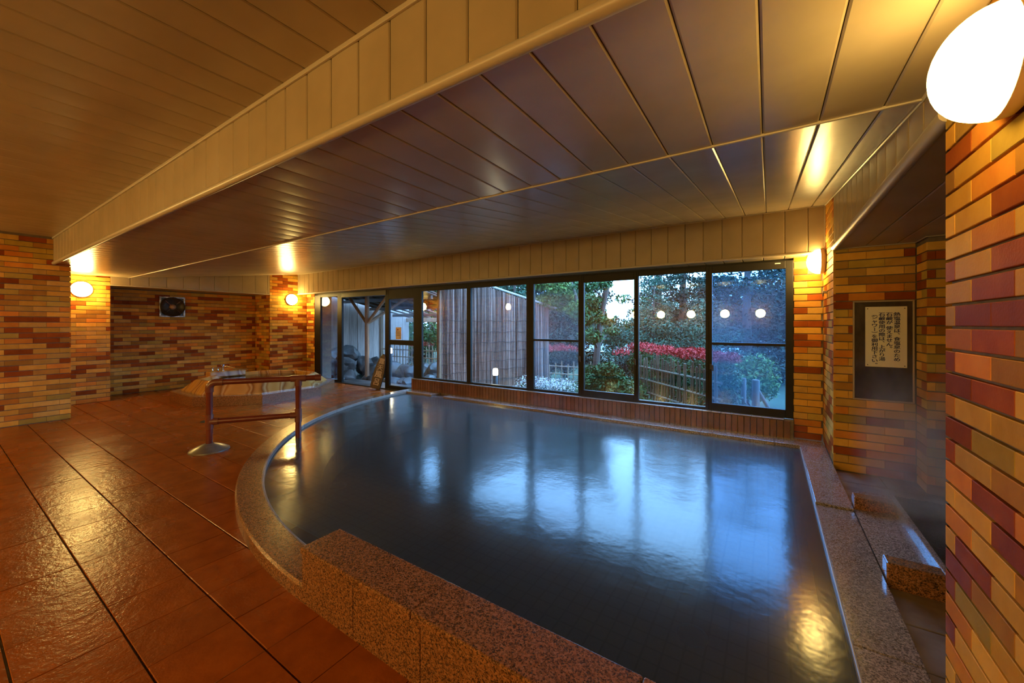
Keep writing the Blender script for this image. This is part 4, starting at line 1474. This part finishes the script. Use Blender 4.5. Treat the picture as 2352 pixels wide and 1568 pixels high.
# ------------------------------------------------------------------ outdoors: planting
def leaves(blobs, n, size, seed, flat=0.0, hollow=0.5, aspect=0.45):
    """array of diamond leaves scattered through ellipsoids: list of (centre, radii)"""
    n, size = int(n * 2.7), size * 0.5
    rg = np.random.default_rng(seed)
    wts = np.array([b[1][0] * b[1][1] + b[1][2] * b[1][0] for b in blobs])
    idx = rg.choice(len(blobs), n, p=wts / wts.sum())
    C = np.array([b[0] for b in blobs])[idx]
    R = np.array([b[1] for b in blobs])[idx]
    d = rg.normal(size=(n, 3))
    d /= np.linalg.norm(d, axis=1)[:, None]
    rad = hollow + (1 - hollow) * rg.random(n) ** 0.6
    P = C + d * R * rad[:, None]
    nv = rg.normal(size=(n, 3)) * (1 - flat) + np.array([0, 0, 1.0]) * flat + d * 0.5
    nv /= np.linalg.norm(nv, axis=1)[:, None]
    a = np.cross(nv, rg.normal(size=(n, 3)))
    a /= np.linalg.norm(a, axis=1)[:, None]
    b = np.cross(nv, a)
    sz = size * (0.6 + 0.8 * rg.random(n))[:, None]
    V = np.stack([P - a * sz, P + b * sz * aspect + nv * sz * 0.12, P + a * sz, P - b * sz * aspect + nv * sz * 0.12], 1).reshape(-1, 3)
    return V


def leaf_obj(name, V, mat, parent):
    n = len(V) // 4
    po = np.array(LOC[parent.name])
    me = bpy.data.meshes.new(name)
    me.vertices.add(4 * n)
    me.loops.add(4 * n)
    me.polygons.add(n)
    me.vertices.foreach_set('co', (V - po).astype(np.float32).ravel())
    me.loops.foreach_set('vertex_index', np.arange(4 * n, dtype=np.int32))
    me.polygons.foreach_set('loop_start', np.arange(0, 4 * n, 4, dtype=np.int32))
    me.update(calc_edges=True)
    me.materials.append(MATS[mat])
    o = bpy.data.objects.new(name, me)
    COL.objects.link(o)
    o.parent = parent
    o['kind'] = 'stuff'
    return o


def trunk(t, pts, r0, r1, name='trunk', mat='bark'):
    n = len(pts)
    MB().tube(pts, [r0 + (r1 - r0) * i / (n - 1) for i in range(n)], 9).build(name, mat, t, smooth=True)


def broadleaf(base, h, crown, nl, size, mat, label, seed, lean=(0, 0), tr=0.08, crown_z=0.55, nb=9, bare=0):
    t = thing('garden_tree', base, label, 'tree')
    rg = random.Random(seed)
    bx, by, bz = base
    top = Vector((bx + lean[0], by + lean[1], bz + h))
    mid = Vector((bx + lean[0] * 0.35 + rg.uniform(-.1, .1), by + lean[1] * 0.4, bz + h * 0.45))
    trunk(t, [Vector(base), mid * 0.5 + Vector(base) * 0.5 + Vector((rg.uniform(-.08, .08), 0, 0)), mid, (mid + top) / 2 + Vector((rg.uniform(-.12, .12), 0, 0)), top], tr, tr * 0.3)
    blobs = []
    for k in range(nb):
        a = rg.uniform(0, 2 * PI)
        rr = crown * rg.uniform(0.15, 0.85)
        zc = bz + h * (crown_z + (1.05 - crown_z) * rg.random())
        c = (bx + lean[0] * 0.8 + rr * math.cos(a), by + lean[1] * 0.8 + rr * math.sin(a), zc)
        q = crown * rg.uniform(0.30, 0.52)
        blobs.append((c, (q, q, q * 0.55)))
        f = rg.uniform(0.35, 0.8)
        st = Vector(base).lerp(top, f) if lean == (0, 0) else mid.lerp(top, max(0, f - 0.35))
        trunk(t, [st, st.lerp(Vector(c), 0.5) + Vector((0, 0, 0.1)), Vector(c)], tr * 0.32, tr * 0.08, 'branch')
    leaf_obj('foliage', leaves(blobs, nl, size, seed, 0.35), mat, t)
    return t


def conifer(base, h, rad, nl, size, mat, label, seed, z0=0.15, tr=0.12):
    t = thing('conifer_tree', base, label, 'tree')
    rg = random.Random(seed)
    bx, by, bz = base
    trunk(t, [Vector(base), Vector((bx, by, bz + h * 0.5)), Vector((bx + 0.05, by, bz + h))], tr, tr * 0.25)
    blobs = []
    n = 26
    for k in range(n):
        f = z0 + (1 - z0) * k / n
        z = bz + h * f
        rr = rad * (1 - 0.75 * f) * rg.uniform(0.6, 1.1)
        a = k * 2.4 + rg.uniform(-.4, .4)
        c = (bx + rr * 0.62 * math.cos(a), by + rr * 0.62 * math.sin(a), z)
        blobs.append((c, (rr * 0.55, rr * 0.55, rr * 0.20 + 0.05)))
        if f < 0.75:
            trunk(t, [(bx, by, z + 0.1), (c[0], c[1], z)], 0.02, 0.006, 'branch')
    leaf_obj('foliage', leaves(blobs, nl, size, seed, 0.45, 0.2, 0.35), mat, t)
    return t


def bush(base, radii, nl, size, mat, label, seed, cat='bush', top=None, name='garden_bush', flat=0.3):
    t = thing(name, base, label, cat)
    rg = random.Random(seed)
    bx, by, bz = base
    blobs = []
    for k in range(8):
        c = (bx + rg.uniform(-.55, .55) * radii[0], by + rg.uniform(-.55, .55) * radii[1], bz + radii[2] * rg.uniform(0.45, 1.35))
        blobs.append((c, (radii[0] * 0.5, radii[1] * 0.5, radii[2] * 0.5)))
    leaf_obj('foliage', leaves(blobs, nl, size, seed, flat, 0.3), mat, t)
    for k in range(5):
        trunk(t, [(bx + 0.05 * k - 0.1, by, bz), (bx + rg.uniform(-.5, .5) * radii[0], by + rg.uniform(-.5, .5) * radii[1], bz + radii[2])], 0.015, 0.006, 'stem')
    if top:
        tb = [((c[0], c[1], bz + 2 * radii[2] * 0.90 + rg.uniform(-.05, .05)), (r_[0], r_[1], 0.07)) for c, r_ in blobs]
        leaf_obj('new_shoots', leaves(tb, top[0], top[1], seed + 50, 0.2, 0.2), top[2], t)
    return t


def gnd(u, dep, z=-0.14):
    p = unproj(u, 745, dep)
    return (p.x, p.y, z)


# leaning tree and thicket in the middle windows
def shaped_tree(dep, tr_px, tr_r, blobs_px, nl, size, mat, label, seed):
    b0 = unproj(tr_px[0][0], tr_px[0][1], dep)
    t = thing('garden_tree', (b0.x, b0.y, -0.14), label, 'tree')
    rg = random.Random(seed)
    pts = [Vector((b0.x, b0.y, -0.14))] + [unproj(u, v, dep + rg.uniform(-.1, .1)) for u, v in tr_px[1:]]
    trunk(t, pts, tr_r, tr_r * 0.45)
    bl = []
    for (u, v, r) in blobs_px:
        c = unproj(u, v, dep + rg.uniform(-.5, .5))
        bl.append((tuple(c), (r, r, r * 0.6)))
        near = min(pts[1:], key=lambda q: (q - c).length + (2 if q.z > c.z else 0))
        trunk(t, [near, near.lerp(c, 0.5) + Vector((0, 0, 0.06)), c], tr_r * 0.32, tr_r * 0.08, 'branch')
    leaf_obj('foliage', leaves(bl, nl, size, seed, 0.35, 0.15), mat, t)
    return t


shaped_tree(8.2, [(1377, 905), (1368, 862), (1372, 800), (1379, 740), (1388, 690), (1400, 640), (1412, 596)], 0.085,
            [(1348, 655, .34), (1362, 690, .26), (1345, 728, .34), (1386, 652, .20), (1356, 772, .28), (1352, 850, .2), (1372, 715, .2), (1392, 735, .22), (1405, 760, .18)],
            1500, 0.075, 'leaf_green', 'leaning dark-barked tree behind the sliding window', 21)
shaped_tree(9.6, [(1334, 890), (1334, 800), (1330, 720), (1318, 660), (1300, 620)], 0.07,
            [(1240, 648, .36), (1272, 655, .42), (1308, 678, .40), (1258, 690, .30), (1300, 640, .38), (1322, 708, .32), (1285, 700, .3)],
            2600, 0.075, 'leaf_bright', 'light green maple over the end of the reed screen', 22)
bush((gnd(1412, 7.2)), (0.62, 0.5, 0.42), 2600, 0.075, 'leaf_green', 'dense glossy evergreen bush at the foot of the leaning tree', 31)
# hedge with red shoots along the dark bamboo fence
HG = [(-2.25, 7.95), (-1.85, 7.5), (-1.45, 7.05), (-1.05, 6.62), (-0.66, 6.2)]
HN = ['far left end of', 'left part of', 'middle of', 'right part of', 'near right end of']
for i, (x, y) in enumerate(HG):
    bush((x + 0.16, y + 0.16, -0.14), (0.40, 0.36, 0.54), 1500, 0.05, 'leaf_green', 'red-topped hedge bush at the ' + HN[i] + ' the upright bamboo fence', 40 + i, 'hedge', top=(330, 0.045, 'leaf_red'), name='hedge_bush')
for i, (u, dep) in enumerate(((1258, 10.2), (1300, 10.4), (1440, 9.0), (962, 12.0))):
    bush(gnd(u, dep), (0.42, 0.4, 0.46), 900, 0.05, 'leaf_dark', ('small red-tipped shrub beside the reed screen end', 'small red-tipped shrub behind the low lattice fence', 'small red-tipped shrub behind the glossy evergreen bush', 'small red-tipped shrub behind the pale lattice fence')[i], 60 + i, 'shrub', top=(120, 0.05, 'leaf_red'), name='red_shrub')
# conifers and layered trees to the right
conifer(gnd(1568, 12.5), 4.6, 1.9, 2300, 0.13, 'leaf_dark', 'tall dark cedar with a straight trunk behind the hedge', 71, 0.22, 0.17)
conifer(gnd(1515, 15.0), 5.2, 1.6, 2000, 0.14, 'leaf_dark', 'second slimmer cedar left of the tall dark cedar', 72, 0.25, 0.13)
conifer(gnd(1500, 10.0), 2.8, 1.15, 3600, 0.075, 'leaf_teal', 'small layered blue-green tree above the red hedge', 73, 0.18, 0.05)
conifer(gnd(1625, 9.0), 2.0, 1.2, 2600, 0.07, 'leaf_teal', 'low spreading blue-green tree beside the tall cedar', 74, 0.2, 0.05)
conifer(gnd(1715, 10.5), 4.2, 2.4, 4200, 0.12, 'leaf_dark', 'broad dark conifer filling the fogged window', 75, 0.03, 0.15)
conifer(gnd(1830, 12.5), 4.6, 2.4, 4600, 0.13, 'leaf_dark', 'dark conifer at the right edge of the fogged window', 76, 0.05, 0.15)
bush(gnd(1715, 6.9), (0.60, 0.4, 0.55), 1500, 0.06, 'leaf_bright', 'drooping light green maple bush behind the wooden stakes', 77)
# background to the left: behind shelter and reed screen
broadleaf(gnd(990, 15.0), 4.0, 2.2, 5200, 0.13, 'leaf_green', 'leafy tree seen under the shelter eave', 81, tr=0.1, crown_z=0.12, nb=16)
broadleaf(gnd(930, 17.0), 4.2, 2.6, 5200, 0.14, 'leaf_bright', 'brighter leafy tree far under the shelter eave', 82, tr=0.1, crown_z=0.12, nb=16)
conifer(gnd(1180, 14.0), 4.4, 1.9, 4200, 0.13, 'leaf_teal', 'blue-green conifer above the reed screen', 83, 0.1, 0.13)
conifer(gnd(1262, 15.0), 4.2, 2.2, 4600, 0.13, 'leaf_dark', 'dark conifer behind the light green maple', 84, 0.05, 0.13)
broadleaf(gnd(1330, 16.0), 3.6, 1.8, 5200, 0.13, 'leaf_teal', 'blue-green tree behind the leaning trunk', 85, tr=0.1, crown_z=0.1, nb=16)
broadleaf(gnd(1425, 14.0), 1.55, 1.4, 1900, 0.09, 'leaf_teal', 'low airy tree under the open patch of sky', 86, tr=0.05, crown_z=0.25, nb=10)
broadleaf(gnd(1470, 11.0), 2.1, 0.7, 420, 0.09, 'leaf_green', 'slender branching shrub tree at the window post', 87, tr=0.035, crown_z=0.5, nb=7)
for i, (u, dep, h) in enumerate(((1000, 26, 4.5), (1120, 27, 4.5), (1230, 28, 4.5), (1310, 27, 3.8), (1440, 30, 1.3), (1590, 26, 2.4), (1650, 25, 4.5), (1760, 24, 4.5), (1880, 24, 4.5), (860, 28, 4.5))):
    broadleaf(gnd(u, dep, -0.3), h, 3.0, 2600, 0.26, ('leaf_dark', 'leaf_teal', 'leaf_green')[i % 3],
              'distant hazy tree ' + ('behind the shelter post', 'above the bollard light', 'behind the thick window post', 'behind the leaning trunk top', 'below the patch of open sky', 'between the two cedars', 'behind the broad conifer', 'above the braced post', 'behind the right edge of the fogged window', 'beyond the board wall')[i],
              100 + i, tr=0.15, crown_z=0.08, nb=16)
# white flowers in front of the screen end
for i, (u, dep) in enumerate(((1205, 6.9), (1232, 6.8), (1252, 6.7), (1275, 6.6), (1300, 6.6), (1190, 6.8))):
    t = thing('flower_clump', gnd(u, dep), 'clump of small white flowers ' + ('at the foot of the thick window post', 'in front of the reed screen end', 'at the reed screen corner', 'in front of the low lattice fence', 'right of the other white flower clumps', 'lowest beside the bollard light')[i], 'flowers', 'white flower clumps')
    bx, by, bz = LOC[t.name]
    hh = 0.42 if i not in (5,) else 0.3
    leaf_obj('leaves', leaves([((bx, by, bz + hh * 0.45), (0.2, 0.18, hh * 0.5))], 420, 0.06, 200 + i, 0.0, 0.1, 0.2), 'leaf_green', t)
    leaf_obj('petals', leaves([((bx, by, bz + hh * 0.95), (0.2, 0.18, hh * 0.35))], 110, 0.024, 220 + i, 0.4, 0.2, 0.8), 'petal', t)
gr = thing('ground_cover', (-0.8, 6.3, -0.14), 'low green grass and weeds at the foot of the garden fences', 'grass', kind='stuff')
gbl = [((x, y, -0.05), (0.4, 0.3, 0.16)) for x, y in ((-0.3, 5.9), (-0.9, 6.0), (-1.4, 6.4), (-1.9, 6.6), (-2.4, 6.9), (-0.1, 6.4), (0.4, 6.0), (-2.9, 7.0), (-3.4, 7.3))]
leaf_obj('blades', leaves(gbl, 3500, 0.06, 300, -0.3, 0.05, 0.12), 'leaf_bright', gr)


# ------------------------------------------------------------------ steam
def steam(name, x0, x1, y0, y1, z0, z1, dens, scale, label, seed):
    m, nt, out = new_mat('steam_%d' % int(seed))
    g = nt.nodes.new('ShaderNodeNewGeometry')
    tc = nt.nodes.new('ShaderNodeTexCoord')
    n = nt.nodes.new('ShaderNodeTexNoise')
    n.inputs['Scale'].default_value = scale
    n.inputs['Detail'].default_value = 3
    n.inputs['Distortion'].default_value = 0.8
    mp = nt.nodes.new('ShaderNodeMapping')
    mp.inputs['Location'].default_value = (seed, seed * 2.3, 0)
    nt.links.new(g.outputs['Position'], mp.inputs['Vector'])
    nt.links.new(mp.outputs['Vector'], n.inputs['Vector'])
    mr = nt.nodes.new('ShaderNodeMapRange')
    mr.inputs['From Min'].default_value = 0.42
    mr.inputs['From Max'].default_value = 0.78
    nt.links.new(n.outputs['Fac'], mr.inputs['Value'])
    # fade to nothing at the box sides and top: product of smooth hats in generated space
    sp = nt.nodes.new('ShaderNodeSeparateXYZ')
    nt.links.new(tc.outputs['Generated'], sp.inputs[0])
    cur = mr.outputs[0]
    for ax_ in (0, 1):
        a = nd(nt, 'ShaderNodeMath', operation='SUBTRACT')
        a.inputs[0].default_value = 1.0
        nt.links.new(sp.outputs[ax_], a.inputs[1])
        b = nd(nt, 'ShaderNodeMath', operation='MULTIPLY')
        nt.links.new(sp.outputs[ax_], b.inputs[0])
        nt.links.new(a.outputs[0], b.inputs[1])
        c = nd(nt, 'ShaderNodeMath', operation='MULTIPLY')
        nt.links.new(cur, c.inputs[0])
        nt.links.new(b.outputs[0], c.inputs[1])
        cur = c.outputs[0]
    a = nd(nt, 'ShaderNodeMath', operation='SUBTRACT')
    a.inputs[0].default_value = 1.0
    nt.links.new(sp.outputs[2], a.inputs[1])
    c = nd(nt, 'ShaderNodeMath', operation='MULTIPLY')
    nt.links.new(cur, c.inputs[0])
    nt.links.new(a.outputs[0], c.inputs[1])
    d = nd(nt, 'ShaderNodeMath', operation='MULTIPLY')
    d.inputs[1].default_value = dens
    nt.links.new(c.outputs[0], d.inputs[0])
    vsn = nt.nodes.new('ShaderNodeVolumeScatter')
    vsn.inputs['Color'].default_value = (1, 1, 1, 1)
    vsn.inputs['Anisotropy'].default_value = -0.2
    nt.links.new(d.outputs[0], vsn.inputs['Density'])
    nt.links.new(vsn.outputs[0], out.inputs['Volume'])
    o = MB().box(x0, x1, y0, y1, z0, z1).build(name, m, origin=((x0 + x1) / 2, (y0 + y1) / 2, z0))
    tag(o, label, 'steam', kind='stuff')
    return o


steam('steam', 0.49, 1.6, 2.7, 4.12, 0.155, 1.15, 105.0, 2.6, 'pale steam drifting up in the right alcove under the notice board', 3.0)
steam('steam', -3.4, 0.42, 4.2, 5.10, 0.09, 0.55, 5.0, 4.0, 'thin steam hovering along the far rim under the windows', 11.0)
